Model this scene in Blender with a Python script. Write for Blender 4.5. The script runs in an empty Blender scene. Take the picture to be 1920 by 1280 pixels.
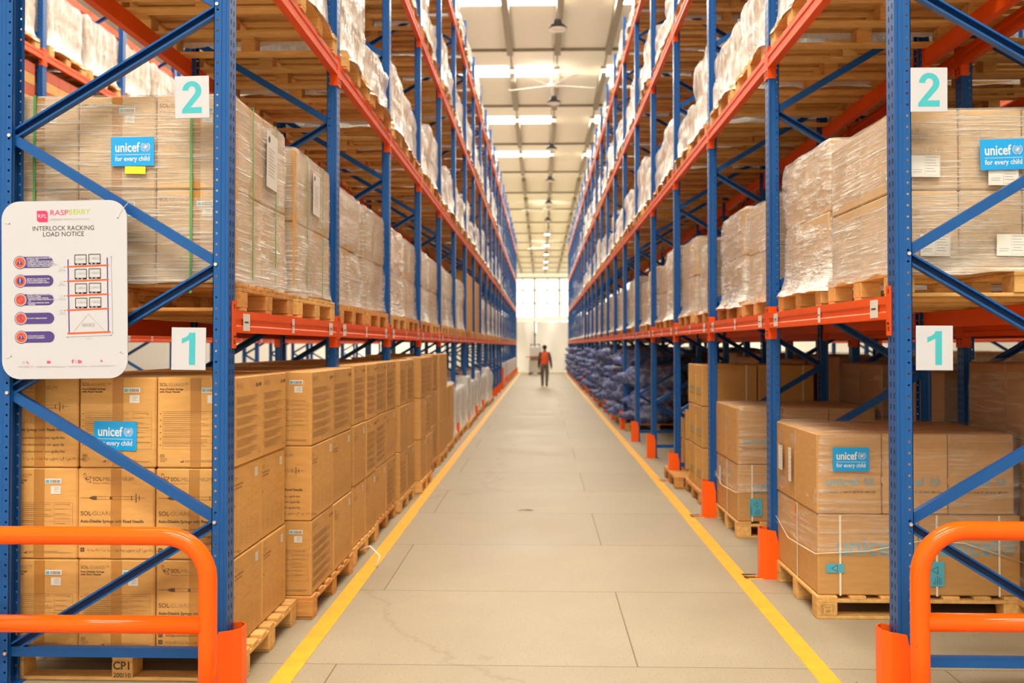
import bpy, bmesh, math, random
from mathutils import Vector, Matrix, noise
random.seed(7)
S = bpy.context.scene
COL = S.collection
PI = math.pi

# ------------------------------------------------------------------ camera, world, lights, exposure
cam_d = bpy.data.cameras.new('camera')
cam = bpy.data.objects.new('camera', cam_d); COL.objects.link(cam); S.camera = cam
cam.location = (0, 0, 1.6)
cam.rotation_euler = (math.radians(90.9), 0, math.radians(1.76))
cam_d.sensor_width = 36; cam_d.lens = 33.56
cam_d.shift_y = -20.1/1920
cam_d.clip_end = 400
cam_d.dof.use_dof = True; cam_d.dof.focus_distance = 4.7; cam_d.dof.aperture_fstop = 2.6

S.view_settings.view_transform = 'Standard'; S.view_settings.look = 'None'
S.view_settings.gamma = 1; S.view_settings.use_curve_mapping = False
S.view_settings.exposure = 0.22

w = bpy.data.worlds.new('world'); S.world = w; w.use_nodes = True
w.node_tree.nodes['Background'].inputs[0].default_value = (1.0, 0.95, 0.86, 1)
w.node_tree.nodes['Background'].inputs[1].default_value = 1.25
S.cycles.max_bounces = 10; S.cycles.diffuse_bounces = 5; S.cycles.glossy_bounces = 3
S.cycles.transparent_max_bounces = 16; S.cycles.sample_clamp_indirect = 6
S.cycles.caustics_reflective = False; S.cycles.caustics_refractive = False

WARM = (1.0, 0.90, 0.74)
def area(name, loc, sx, sy, power, rot=(0, 0, 0), col=WARM):
    l = bpy.data.lights.new(name, 'AREA'); l.shape = 'RECTANGLE'; l.size = sx; l.size_y = sy
    l.energy = power; l.color = col
    o = bpy.data.objects.new(name, l); COL.objects.link(o); o.location = loc; o.rotation_euler = rot
    return o
SKY_Y = [-9.6, -2.4, 5.0, 12.4, 19.8, 27.2, 34.6, 42.1, 49.6]
for yy in SKY_Y:
    area('skylight_and_curtain_fill', (-1.0, yy, 11.5), 8.0, 1.3, 1150 if yy < 10 else 740)
area('skylight_and_curtain_fill', (0, 56.8, 11.3), 11, 1.3, 1250)  # fill lamp added to brighten the end curtain, no roof panel here
for yy in (72, 95, 120):
    area('far_hall_daylight', (0, yy, 11.3), 16, 12, 4500)

# ------------------------------------------------------------------ materials
def mat(name, base=(.5, .5, .5), rough=.5, metal=0, spec=.5, emit=None, estr=1, coat=0):
    m = bpy.data.materials.new(name); m.use_nodes = True
    b = m.node_tree.nodes['Principled BSDF']
    b.inputs['Base Color'].default_value = (*base, 1)
    b.inputs['Roughness'].default_value = rough; b.inputs['Metallic'].default_value = metal
    b.inputs['Specular IOR Level'].default_value = spec
    b.inputs['Coat Weight'].default_value = coat
    if emit:
        b.inputs['Emission Color'].default_value = (*emit, 1); b.inputs['Emission Strength'].default_value = estr
    return m
def nd(m, t, **kw):
    n = m.node_tree.nodes.new(t)
    for k, v in kw.items(): setattr(n, k, v)
    return n
def lk(m, a, b): m.node_tree.links.new(a, b)
def mapped(m, scale, rot=(0, 0, 0), coord='Object'):
    tc = nd(m, 'ShaderNodeTexCoord'); mp = nd(m, 'ShaderNodeMapping')
    mp.inputs['Scale'].default_value = scale; mp.inputs['Rotation'].default_value = rot
    lk(m, tc.outputs[coord], mp.inputs[0]); return mp.outputs[0]
def ramp(m, fac, stops):
    r = nd(m, 'ShaderNodeValToRGB'); e = r.color_ramp.elements
    while len(e) < len(stops): e.new(.5)
    for el, (p, c) in zip(e, stops): el.position = p; el.color = (*c, 1)
    lk(m, fac, r.inputs[0]); return r.outputs[0]
def noise_tex(m, vec, scale, detail=3, rough=.55):
    n = nd(m, 'ShaderNodeTexNoise'); n.inputs['Scale'].default_value = scale
    n.inputs['Detail'].default_value = detail; n.inputs['Roughness'].default_value = rough
    if vec: lk(m, vec, n.inputs['Vector'])
    return n.outputs['Fac']
def bump(m, h, strength, dist=.01):
    b = nd(m, 'ShaderNodeBump'); b.inputs['Strength'].default_value = strength; b.inputs['Distance'].default_value = dist
    lk(m, h, b.inputs['Height']); lk(m, b.outputs[0], m.node_tree.nodes['Principled BSDF'].inputs['Normal'])
def randmul(m, colsock, lo, hi):
    oi = nd(m, 'ShaderNodeObjectInfo'); mr = nd(m, 'ShaderNodeMapRange')
    mr.inputs[3].default_value = lo; mr.inputs[4].default_value = hi
    lk(m, oi.outputs['Random'], mr.inputs[0])
    mx = nd(m, 'ShaderNodeVectorMath', operation='SCALE'); lk(m, colsock, mx.inputs[0]); lk(m, mr.outputs[0], mx.inputs['Scale'])
    return mx.outputs[0]
def BC(m): return m.node_tree.nodes['Principled BSDF'].inputs['Base Color']

def cardboard(name, c, lo=.9, hi=1.08):
    m = mat(name, c, .62, spec=.35)
    v = mapped(m, (3, 3, 14))
    f = noise_tex(m, v, 3, 4)
    cc = ramp(m, f, [(.3, tuple(x*.93 for x in c)), (.7, tuple(min(1, x*1.06) for x in c))])
    lk(m, randmul(m, cc, lo, hi), BC(m))
    return m
M = {}
M['card'] = cardboard('kraft_cardboard', (.60, .325, .10))
M['card_pale'] = cardboard('pale_cardboard', (.56, .38, .215))
M['card_unicef'] = cardboard('tan_cardboard', (.54, .295, .105))
M['card_shaded'] = cardboard('shade_toned_cardboard', (.33, .165, .065))  # darkened cardboard: shade behind the right rack put into the colour
M['card_red'] = cardboard('red_cardboard', (.50, .10, .05))
M['tape'] = mat('packing_tape', (.44, .20, .045), .35, spec=.4)
M['print'] = mat('dark_print', (.10, .055, .025), .7)
M['print_soft'] = mat('faded_print', (.34, .19, .075), .7)
M['print_blue'] = mat('blue_print', (.19, .37, .46), .7)
M['paper'] = mat('white_paper', (.70, .69, .67), .5)
M['paper_grey'] = mat('grey_print', (.32, .30, .28), .6)
M['barcode'] = mat('barcode_ink', (.06, .06, .06), .6)
M['unicef_blue'] = mat('cyan_sticker', (.0, .33, .80), .4)
M['lightblue'] = mat('light_blue_label', (.09, .43, .60), .45)
M['yellow_note'] = mat('yellow_paper', (.95, .80, .02), .5)
M['orange_tape'] = mat('orange_tag', (.80, .22, .02), .5)
M['green'] = mat('green_strap', (.10, .33, .09), .4)
M['white_strap'] = mat('white_strap', (.80, .74, .62), .4)

def wood(name, c, c2):
    m = mat(name, c, .7, spec=.25)
    v = mapped(m, (2.2, 9, 9)); f = noise_tex(m, v, 4, 5, .6)
    cc = ramp(m, f, [(.3, c2), (.65, c)])
    lk(m, randmul(m, cc, .86, 1.12), BC(m)); bump(m, f, .25, .004)
    return m
M['wood'] = wood('pine_wood', (.79, .48, .18), (.63, .34, .10))
M['wood_warm'] = wood('orange_pine_wood', (.68, .34, .11), (.48, .21, .06))
def enamel(name, c, rough=.28, dirt=.08):
    m = mat(name, c, rough, spec=.28)
    f = noise_tex(m, mapped(m, (1, 1, .4)), 5, 4)
    lk(m, ramp(m, f, [(.25, tuple(x*(1-dirt) for x in c)), (.7, c)]), BC(m))
    return m
M['blue'] = enamel('blue_enamel', (.009, .090, .33), .34)
M['blue_shaded'] = enamel('blue_enamel_shaded', (.014, .058, .20), .4)  # same enamel darkened: shade inside the brace channels put into the colour
M['orange'] = enamel('orange_enamel', (.80, .085, .002), .46)
M['orange_guard'] = enamel('bright_orange_enamel', (.95, .12, .008), .34, .03)
M['orange_tube'] = enamel('orange_gloss_tube', (.95, .115, .004), .10, .02)
M['hole'] = mat('dark_slot', (.004, .006, .012), .8)
M['zinc'] = mat('zinc_bolt', (.72, .68, .60), .35, .6)
M['board'] = mat('white_board', (.52, .54, .62), .55, spec=.3)
M['cyan'] = mat('cyan_digit', (.045, .43, .52), .5)
M['ink'] = mat('board_ink', (.06, .055, .06), .6)
M['ink_soft'] = mat('board_grey_ink', (.40, .38, .38), .6)
M['pink'] = mat('board_pink', (.75, .03, .13), .5)
M['lime'] = mat('board_lime', (.42, .55, .06), .5)
M['purple'] = mat('board_purple', (.065, .035, .22), .5)
M['b_orange'] = mat('board_orange', (.85, .09, .02), .5)
M['tie'] = mat('white_cable_tie', (.75, .75, .72), .4)
M['yellow'] = mat('yellow_floor_paint', (.85, .50, .035), .42)
_f = noise_tex(M['yellow'], mapped(M['yellow'], (1, 1, 1)), 9, 5)
lk(M['yellow'], ramp(M['yellow'], _f, [(.3, (.70, .36, .035)), (.6, (.82, .43, .02))]), BC(M['yellow']))
M['white_line'] = mat('pale_wall_paint', (.84, .82, .76), .7)
M['white_blade'] = mat('white_enamel', (.92, .90, .86), .4)
M['steel'] = mat('grey_roof_steel', (.30, .26, .20), .6)
M['roof'] = mat('cream_roof_sheet', (.92, .90, .80), .7)
M['skylight'] = mat('daylight_panel', (.9, .9, .88), .5, emit=(1, .97, .88), estr=7)
M['window'] = mat('bright_window', (.9, .9, .88), .5, emit=(1, .94, .80), estr=1.6)
M['lamp_on'] = mat('lit_lamp_glass', (.9, .9, .88), .5, emit=(1, .95, .8), estr=9)
M['lamp_dish'] = mat('white_lamp_glass', (.75, .70, .62), .35)
M['black'] = mat('black_plastic', (.012, .012, .014), .5)
M['curtain'] = mat('white_tarpaulin', (.92, .92, .86), .55)
M['red'] = mat('red_enamel', (.62, .02, .015), .3)
M['truck'] = mat('cream_enamel', (.70, .66, .57), .4)
M['grey'] = mat('grey_plastic', (.25, .24, .22), .5)
M['skin'] = mat('skin', (.22, .11, .06), .6)
M['hair'] = mat('black_hair', (.01, .008, .008), .7)
M['vest'] = mat('orange_cloth', (.85, .12, .03), .7)
M['shirt'] = mat('dark_grey_cloth', (.085, .075, .06), .8)
M['trouser'] = mat('grey_cloth', (.15, .125, .095), .8)
M['shoe'] = mat('dark_leather', (.05, .04, .03), .6)
M['debris'] = mat('dry_leaf', (.06, .04, .02), .8)

# stretch film: partly clear, partly glossy, with drawn-out wrinkles
def film(name, lo, hi, scale, rot=(0, 0, 0), bumps=.55, tint=(.90, .88, .84), edge=(.46, .66)):
    m = mat(name, tint, .16, spec=.9)
    nt = m.node_tree; b = nt.nodes['Principled BSDF']; out = nt.nodes['Material Output']
    oi = nd(m, 'ShaderNodeObjectInfo')
    tc = nd(m, 'ShaderNodeTexCoord'); ad = nd(m, 'ShaderNodeVectorMath', operation='ADD')
    lk(m, tc.outputs['Object'], ad.inputs[0]); lk(m, oi.outputs['Location'], ad.inputs[1])
    mp = nd(m, 'ShaderNodeMapping'); mp.inputs['Scale'].default_value = scale; mp.inputs['Rotation'].default_value = rot
    lk(m, ad.outputs[0], mp.inputs[0])
    f1 = noise_tex(m, mp.outputs[0], 1.0, 4, .6)
    f2 = noise_tex(m, ad.outputs[0], 6.0, 3, .55)
    r = ramp(m, f1, [(edge[0], (0, 0, 0)), (edge[1], (1, 1, 1))])
    mr = nd(m, 'ShaderNodeMapRange'); mr.inputs[3].default_value = lo; mr.inputs[4].default_value = hi
    mu = nd(m, 'ShaderNodeMath', operation='MULTIPLY_ADD'); lk(m, r, mu.inputs[0]); mu.inputs[1].default_value = .6
    m2 = nd(m, 'ShaderNodeMath', operation='MULTIPLY'); lk(m, f2, m2.inputs[0]); m2.inputs[1].default_value = .4
    lk(m, m2.outputs[0], mu.inputs[2])
    sp = nd(m, 'ShaderNodeSeparateXYZ'); lk(m, tc.outputs['Object'], sp.inputs[0])
    lo_ = nd(m, 'ShaderNodeMapRange'); lo_.inputs[1].default_value = .26; lo_.inputs[2].default_value = -.04; lo_.inputs[3].default_value = 0; lo_.inputs[4].default_value = .75 if lo > .12 else .2
    lk(m, sp.outputs['Z'], lo_.inputs[0])
    ad2 = nd(m, 'ShaderNodeMath', operation='ADD'); ad2.use_clamp = True; lk(m, mu.outputs[0], ad2.inputs[0]); lk(m, lo_.outputs[0], ad2.inputs[1])
    lk(m, ad2.outputs[0], mr.inputs[0])
    h = nd(m, 'ShaderNodeMath', operation='ADD'); lk(m, f1, h.inputs[0]); lk(m, f2, h.inputs[1])
    bump(m, h.outputs[0], bumps, .03)
    tr = nd(m, 'ShaderNodeBsdfTransparent'); mx = nd(m, 'ShaderNodeMixShader')
    lk(m, mr.outputs[0], mx.inputs[0]); lk(m, tr.outputs[0], mx.inputs[1]); lk(m, b.outputs[0], mx.inputs[2])
    lk(m, mx.outputs[0], out.inputs['Surface'])
    return m
M['film'] = film('clear_stretch_film', .07, .85, (3.2, 3.2, 95), (.07, .05, 0), 1.0, edge=(.50, .66))
M['film_thin'] = film('thin_stretch_film', .03, .42, (3, 3, 40), (.16, .12, 0), .9, edge=(.48, .68))
M['film_milky'] = film('milky_stretch_film', .22, .96, (13, 13, 2.6), (.15, .2, .1), 1, (.93, .92, .90))
M['film_slant'] = film('wrinkled_stretch_film', .16, .80, (4, 4, 26), (.5, .45, 0), 1, (.92, .90, .86))

def sackmat():
    m = mat('blue_grey_sacking', (.10, .12, .24), .42, spec=.6)
    f = noise_tex(m, mapped(m, (1, 1, 1)), 9, 4)
    cc = ramp(m, f, [(.32, (.025, .06, .28)), (.5, (.11, .15, .36)), (.68, (.40, .42, .52))])
    lk(m, randmul(m, cc, .6, 1.35), BC(m)); bump(m, f, .7, .05)
    return m
M['sack'] = sackmat()
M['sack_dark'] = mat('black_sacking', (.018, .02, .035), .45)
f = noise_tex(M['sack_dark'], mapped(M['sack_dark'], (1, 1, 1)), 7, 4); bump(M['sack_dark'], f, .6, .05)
M['sack_tie'] = mat('blue_rope', (.02, .10, .45), .5)

def floormat():
    m = mat('worn_concrete', (.5, .42, .3), .5, spec=.28)
    tc = nd(m, 'ShaderNodeTexCoord')
    mp = nd(m, 'ShaderNodeMapping'); mp.inputs['Location'].default_value = (2.04+.5, 1.47*3-4.86+.0, 0)
    lk(m, tc.outputs['Object'], mp.inputs[0])
    br = nd(m, 'ShaderNodeTexBrick'); br.offset = .5; br.squash = 1
    br.inputs['Scale'].default_value = 1; br.inputs['Brick Width'].default_value = 3.02; br.inputs['Row Height'].default_value = 1.45
    br.inputs['Mortar Size'].default_value = .0045; br.inputs['Mortar Smooth'].default_value = .3; br.inputs['Bias'].default_value = 0
    br.inputs['Color1'].default_value = (1, 1, 1, 1); br.inputs['Color2'].default_value = (.93, .92, .91, 1)
    br.inputs['Mortar'].default_value = (.42, .38, .32, 1)
    lk(m, mp.outputs[0], br.inputs['Vector'])
    f1 = noise_tex(m, tc.outputs['Object'], 1.1, 5, .6)
    c1 = ramp(m, f1, [(.3, (.315, .265, .188)), (.7, (.38, .328, .235))])
    f2 = noise_tex(m, tc.outputs['Object'], 85, 2, .7)
    c2 = ramp(m, f2, [(.30, (.55, .5, .45)), (.42, (1, 1, 1)), (.66, (1.0, 1.0, 1.0)), (.74, (1.15, 1.12, 1.08))])
    a = nd(m, 'ShaderNodeMix', data_type='RGBA', blend_type='MULTIPLY'); a.inputs[0].default_value = 1
    lk(m, c1, a.inputs[6]); lk(m, br.outputs['Color'], a.inputs[7])
    b = nd(m, 'ShaderNodeMix', data_type='RGBA', blend_type='MULTIPLY'); b.inputs[0].default_value = .8
    lk(m, a.outputs[2], b.inputs[6]); lk(m, c2, b.inputs[7])
    # thin wandering cracks
    vor = nd(m, 'ShaderNodeTexVoronoi', feature='DISTANCE_TO_EDGE'); vor.inputs['Scale'].default_value = .16
    wv = nd(m, 'ShaderNodeVectorMath', operation='ADD')
    nz = nd(m, 'ShaderNodeTexNoise'); nz.inputs['Scale'].default_value = 2.2; nz.inputs['Detail'].default_value = 5
    lk(m, tc.outputs['Object'], nz.inputs['Vector']); lk(m, tc.outputs['Object'], wv.inputs[0]); lk(m, nz.outputs['Color'], wv.inputs[1])
    lk(m, wv.outputs[0], vor.inputs['Vector'])
    ck = ramp(m, vor.outputs['Distance'], [(.0, (.72, .68, .62)), (.006, (1, 1, 1))])
    d = nd(m, 'ShaderNodeMix', data_type='RGBA', blend_type='MULTIPLY'); d.inputs[0].default_value = .45
    lk(m, b.outputs[2], d.inputs[6]); lk(m, ck, d.inputs[7])
    lk(m, d.outputs[2], BC(m))
    rr = ramp(m, f1, [(.3, (.46,)*3), (.7, (.60,)*3)]); lk(m, rr, m.node_tree.nodes['Principled BSDF'].inputs['Roughness'])
    return m
M['floor'] = floormat()

# ------------------------------------------------------------------ mesh building
class MB:
    def __init__(s): s.v = []; s.f = []; s.m = []; s.mats = []
    def mi(s, k):
        if k not in s.mats: s.mats.append(k)
        return s.mats.index(k)
    def face(s, pts, k):
        n = len(s.v); s.v += [tuple(p) for p in pts]; s.f.append(tuple(range(n, n+len(pts)))); s.m.append(s.mi(k))
    def raw(s, vs, fs, k):
        n = len(s.v); s.v += [tuple(p) for p in vs]; i = s.mi(k)
        for f in fs: s.f.append(tuple(n+j for j in f)); s.m.append(i)
    def box(s, x0, x1, y0, y1, z0, z1, k):
        x0, x1 = min(x0, x1), max(x0, x1); y0, y1 = min(y0, y1), max(y0, y1); z0, z1 = min(z0, z1), max(z0, z1)
        s.raw([(x0,y0,z0),(x1,y0,z0),(x1,y1,z0),(x0,y1,z0),(x0,y0,z1),(x1,y0,z1),(x1,y1,z1),(x0,y1,z1)],
              [(0,3,2,1),(4,5,6,7),(0,1,5,4),(1,2,6,5),(2,3,7,6),(3,0,4,7)], k)
    def cbox(s, x0, x1, y0, y1, z0, z1, k, c=.006):      # chamfered box
        x0, x1 = min(x0, x1), max(x0, x1); y0, y1 = min(y0, y1), max(y0, y1); z0, z1 = min(z0, z1), max(z0, z1)
        bm = bmesh.new(); bmesh.ops.create_cube(bm, size=1)
        for v in bm.verts:
            v.co = Vector(((x0+x1)/2+v.co.x*(x1-x0), (y0+y1)/2+v.co.y*(y1-y0), (z0+z1)/2+v.co.z*(z1-z0)))
        bmesh.ops.bevel(bm, geom=list(bm.edges), offset=c, segments=1, affect='EDGES')
        bm.verts.index_update()
        s.raw([v.co[:] for v in bm.verts], [tuple(v.index for v in f.verts) for f in bm.faces], k); bm.free()
    def prism(s, poly, a0, a1, k, axis='y', cap=True):   # poly of 2D points, extruded along axis
        def P(p, a):
            return {'y': (p[0], a, p[1]), 'z': (p[0], p[1], a), 'x': (a, p[0], p[1])}[axis]
        n = len(poly); ar = sum(poly[i][0]*poly[(i+1) % n][1]-poly[(i+1) % n][0]*poly[i][1] for i in range(n))
        pl = poly if (ar > 0) else poly[::-1]
        if axis == 'y': pl = pl[::-1]
        v = [P(p, a0) for p in pl]+[P(p, a1) for p in pl]
        fs = [(i, (i+1) % n, (i+1) % n+n, i+n) for i in range(n)]
        if cap: fs += [tuple(range(n))[::-1], tuple(range(n, 2*n))]
        s.raw(v, fs, k)
    def tube(s, pts, r, k, n=10, cap=True, rads=None):
        pts = [Vector(p) for p in pts]; rings = []; up = Vector((0, 0, 1))
        prev = None
        for i, p in enumerate(pts):
            d = (pts[min(i+1, len(pts)-1)]-pts[max(i-1, 0)]).normalized()
            if prev is None:
                a = d.cross(up)
                if a.length < .05: a = d.cross(Vector((1, 0, 0)))
            else: a = prev-d*prev.dot(d)
            a.normalize(); prev = a; b = d.cross(a); rr = rads[i] if rads else r
            rings.append([p+a*math.cos(t)*rr+b*math.sin(t)*rr for t in [2*PI*j/n for j in range(n)]])
        vs = [q for rg in rings for q in rg]; fs = []
        for i in range(len(rings)-1):
            for j in range(n):
                fs.append((i*n+j, i*n+(j+1) % n, (i+1)*n+(j+1) % n, (i+1)*n+j))
        if cap: fs += [tuple(range(n))[::-1], tuple((len(rings)-1)*n+j for j in range(n))]
        s.raw(vs, fs, k)
    def lathe(s, prof, c, k, n=20):
        vs = []; fs = []
        for r, z in prof:
            for j in range(n): vs.append((c[0]+r*math.cos(2*PI*j/n), c[1]+r*math.sin(2*PI*j/n), c[2]+z))
        for i in range(len(prof)-1):
            for j in range(n): fs.append((i*n+j, i*n+(j+1) % n, (i+1)*n+(j+1) % n, (i+1)*n+j))
        s.raw(vs, fs, k)
    # flat print in the plane (u, v): x = u, z = v, facing -y; y = e
    def rect(s, u0, v0, u1, v1, k, e=0): s.face([(u0, e, v0), (u1, e, v0), (u1, e, v1), (u0, e, v1)], k)
    def poly2(s, pts, k, e=0): s.face([(p[0], e, p[1]) for p in pts], k)
    def line(s, u0, v0, u1, v1, t, k, e=0):
        d = Vector((u1-u0, v1-v0)).normalized()*t/2; nx, ny = -d.y, d.x
        s.face([(u0-nx, e, v0-ny), (u1-nx, e, v1-ny), (u1+nx, e, v1+ny), (u0+nx, e, v0+ny)], k)
    def disc(s, u, v, r, k, e=0, ru=None, n=20, a=0):
        ru = ru or r; ca, sa = math.cos(a), math.sin(a)
        s.face([(u+ru*math.cos(t)*ca-r*math.sin(t)*sa, e, v+ru*math.cos(t)*sa+r*math.sin(t)*ca) for t in [2*PI*j/n for j in range(n)]], k)
    def arc(s, u, v, r, t, k, e=0, a0=0, a1=2*PI, ru=None, n=20):
        ru = ru or r; q = []
        for j in range(n):
            A = a0+(a1-a0)*j/n; B = a0+(a1-a0)*(j+1)/n
            P = lambda an, dr: (u+(ru+dr)*math.cos(an), e, v+(r+dr)*math.sin(an))
            s.face([P(A, -t/2), P(A, t/2), P(B, t/2), P(B, -t/2)], k)
    def text(s, t, u, v, size, k, e=0, align='CENTER', bold=0, sx=1, wid=None):
        vs, fs = text_geo(t, align, round(bold/size, 4) if bold else 0)
        if wid:
            w0 = max(p[0] for p in vs)-min(p[0] for p in vs); sx = wid/(w0*size)
        s.raw([(u+p[0]*size*sx, e, v+p[1]*size) for p in vs], fs, k)
    def mesh(s, name, smooth=False, mirror=False):
        me = bpy.data.meshes.new(name)
        vs, fs = s.v, s.f
        if mirror: vs = [(-a, b, c) for a, b, c in vs]; fs = [f[::-1] for f in fs]
        me.from_pydata(vs, [], fs)
        for k in s.mats: me.materials.append(M[k])
        me.polygons.foreach_set('material_index', s.m)
        if smooth: me.polygons.foreach_set('use_smooth', [True]*len(me.polygons))
        me.update(); return me
_tg = {}
def text_geo(t, align, bold):
    key = (t, align, bold)
    if key not in _tg:
        cu = bpy.data.curves.new('t', 'FONT'); cu.body = t; cu.size = 1; cu.align_x = align; cu.align_y = 'CENTER'
        cu.offset = bold; cu.resolution_u = 3 if len(t) < 8 else 2
        o = bpy.data.objects.new('t', cu); COL.objects.link(o)
        me = bpy.data.meshes.new_from_object(o)
        _tg[key] = ([tuple(v.co) for v in me.vertices], [tuple(p.vertices) for p in me.polygons])
        bpy.data.objects.remove(o); bpy.data.meshes.remove(me); bpy.data.curves.remove(cu)
    return _tg[key]
_c = {}
def cached(key, fn):
    if key not in _c: _c[key] = fn()
    return _c[key]

def ob(name, me, parent=None, loc=(0, 0, 0), rot=(0, 0, 0), scale=None):
    o = bpy.data.objects.new(name, me); COL.objects.link(o); o.location = loc; o.rotation_euler = rot
    if scale: o.scale = scale
    if parent: o.parent = parent
    return o
def tag(o, label, cat, group=None, kind=None):
    o['label'] = label; o['category'] = cat
    if group: o['group'] = group
    if kind: o['kind'] = kind
    return o
def thing(name, label, cat, loc=(0, 0, 0), rotz=0, group=None):
    return tag(ob(name, None, None, loc, (0, 0, rotz)), label, cat, group)
def struct(name, me, loc=(0, 0, 0), parent=None):
    o = ob(name, me, parent, loc)
    if not parent: o['kind'] = 'structure'
    return o
ORD = ['first', 'second', 'third', 'fourth', 'fifth', 'sixth', 'seventh', 'eighth', 'ninth', 'tenth', 'eleventh', 'twelfth',
       'thirteenth', 'fourteenth', 'fifteenth', 'sixteenth', 'seventeenth', 'eighteenth', 'nineteenth', 'twentieth', 'twenty-first', 'twenty-second', 'twenty-third']

# ------------------------------------------------------------------ layout constants
P = 2.35
LX, LY = -1.46, 4.405
RX, RY = 1.575, 4.29
TOPS = [1.768, 3.640, 5.392, 7.142]            # beam tops, left
TOPS_R = [1.826, 3.632, 5.392, 7.142]          # beam tops, right
CEIL = 11.6

# ------------------------------------------------------------------ setting
b = MB(); b.face([(-26, -14, 0), (26, -14, 0), (26, 140, 0), (-26, 140, 0)], 'floor'); struct('floor', b.mesh('floor'))
b = MB()
b.box(-26, 26, -14, 140, CEIL, CEIL+.12, 'roof'); struct('ceiling', b.mesh('ceiling'))
b = MB(); b.box(-13.2, -13, -14, 140, 0, CEIL, 'white_line')
wl = struct('wall_left', b.mesh('wall_left'))
b = MB(); b.box(16, 16.2, -14, 140, 0, CEIL, 'white_line'); struct('wall_right', b.mesh('wall_right'))
b = MB(); b.box(-26, 26, 139, 139.3, 0, CEIL, 'white_line'); struct('wall_back', b.mesh('wall_back'))
# clerestory windows of the end wall
b = MB(); b.box(-26, -.5, -14.2, -14, 0, 2.4, 'white_line'); b.box(-.5, 26, -14.2, -14, 0, 9.0, 'white_line'); struct('wall_front', b.mesh('wall_front'))  # unseen wall added behind the camera, stepped in height to block low light
wn = 0
for i in range(-4, 6):
    b = MB(); x0 = i*3.6-1.0
    b.rect(x0+.08, 3.4, x0+3.52, 11.3, 'window')
    wn += 1
    o = struct('window_%d' % wn, b.mesh('window_pane'), (0, 138.9, 0))
    f_ = MB(); 
    for u in (x0, x0+1.8, x0+3.5): f_.box(u, u+.16, -.1, .0, 3.3, 11.4, 'steel')
    for v in (3.3, 5.6, 7.7, 9.6, 11.3): f_.box(x0, x0+3.6, -.1, 0, v, v+.14, 'steel')
    ob('window_frame', f_.mesh('window_frame'), o)
# roof steel: rafters across, deep purlins along, skylight panels in the sheeting
tn = 0
RAF = [2.0, 9.5, 17.0, 24.5, 32.0, 39.5, 47.0, 54.6, 62, 69.5, 77, 84.5, 92, 99.5, 107, 114.5, 122, 129.5]
for r in RAF:
    tn += 1; b = MB(); b.box(-13, 16, r-.035, r+.035, CEIL-.09, CEIL, 'steel'); struct('trim_%d' % tn, b.mesh('roof_rafter'))
PURX = [-9.4, -7.7, -6.0, -4.35, -2.7, -1.05, .55, 2.25, 3.95, 5.65, 7.35]
for xi in PURX:
    tn += 1; b = MB()
    for i, r in enumerate(RAF[:-1]):
        b.box(xi-.10, xi+.10, r+2.1, RAF[i+1], CEIL-.24, CEIL, 'steel')
        b.box(xi-.025, xi+.025, r, r+2.1, CEIL-.05, CEIL, 'steel')
    struct('trim_%d' % tn, b.mesh('roof_purlin'))
k = 0
for yy in SKY_Y:
    for i in range(len(PURX)-1):
        if i in (6, 9): continue
        if abs(i-5.5) > 4 : continue
        k += 1
        b = MB(); b.box(PURX[i]+.13, PURX[i+1]-.13, yy-.62, yy+.62, CEIL-.03, CEIL-.005, 'skylight')
        near = min(range(len(SKY_Y)), key=lambda q: abs(SKY_Y[q]-yy))
        o = struct('window_%d' % (wn+k), b.mesh('skylight_panel'))

# yellow aisle lines
for nm, x, lb in (('floor_line', -1.24, 'yellow painted line on the floor along the left rack'), ('floor_line', 1.375, 'yellow painted line on the floor along the right rack')):
    b = MB(); y = 2.0
    while y < 57:
        j = random.uniform(-.004, .004); b.box(x-.052+j, x+.052+j, y, y+2.4, 0, .003, 'yellow'); y += 2.4
    tag(ob(nm, b.mesh(nm)), lb, 'floor marking')
for i, k_ in enumerate((1, 2, 3)):
    b = MB(); y = RY+P*k_-.01
    b.box(1.40, 1.52, y-.01, y+.012, 0, .003, 'yellow'); b.box(1.40, 1.52, y+.07, y+.092, 0, .003, 'yellow'); b.box(1.40, 1.52, y+.02, y+.06, 0, .003, 'black'); b.box(1.40, 1.52, y+.10, y+.135, 0, .003, 'black')
    tag(ob('floor_tick', b.mesh('floor_tick')), 'small yellow floor tick beside the %s orange guard on the right' % ORD[k_], 'floor marking')

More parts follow.
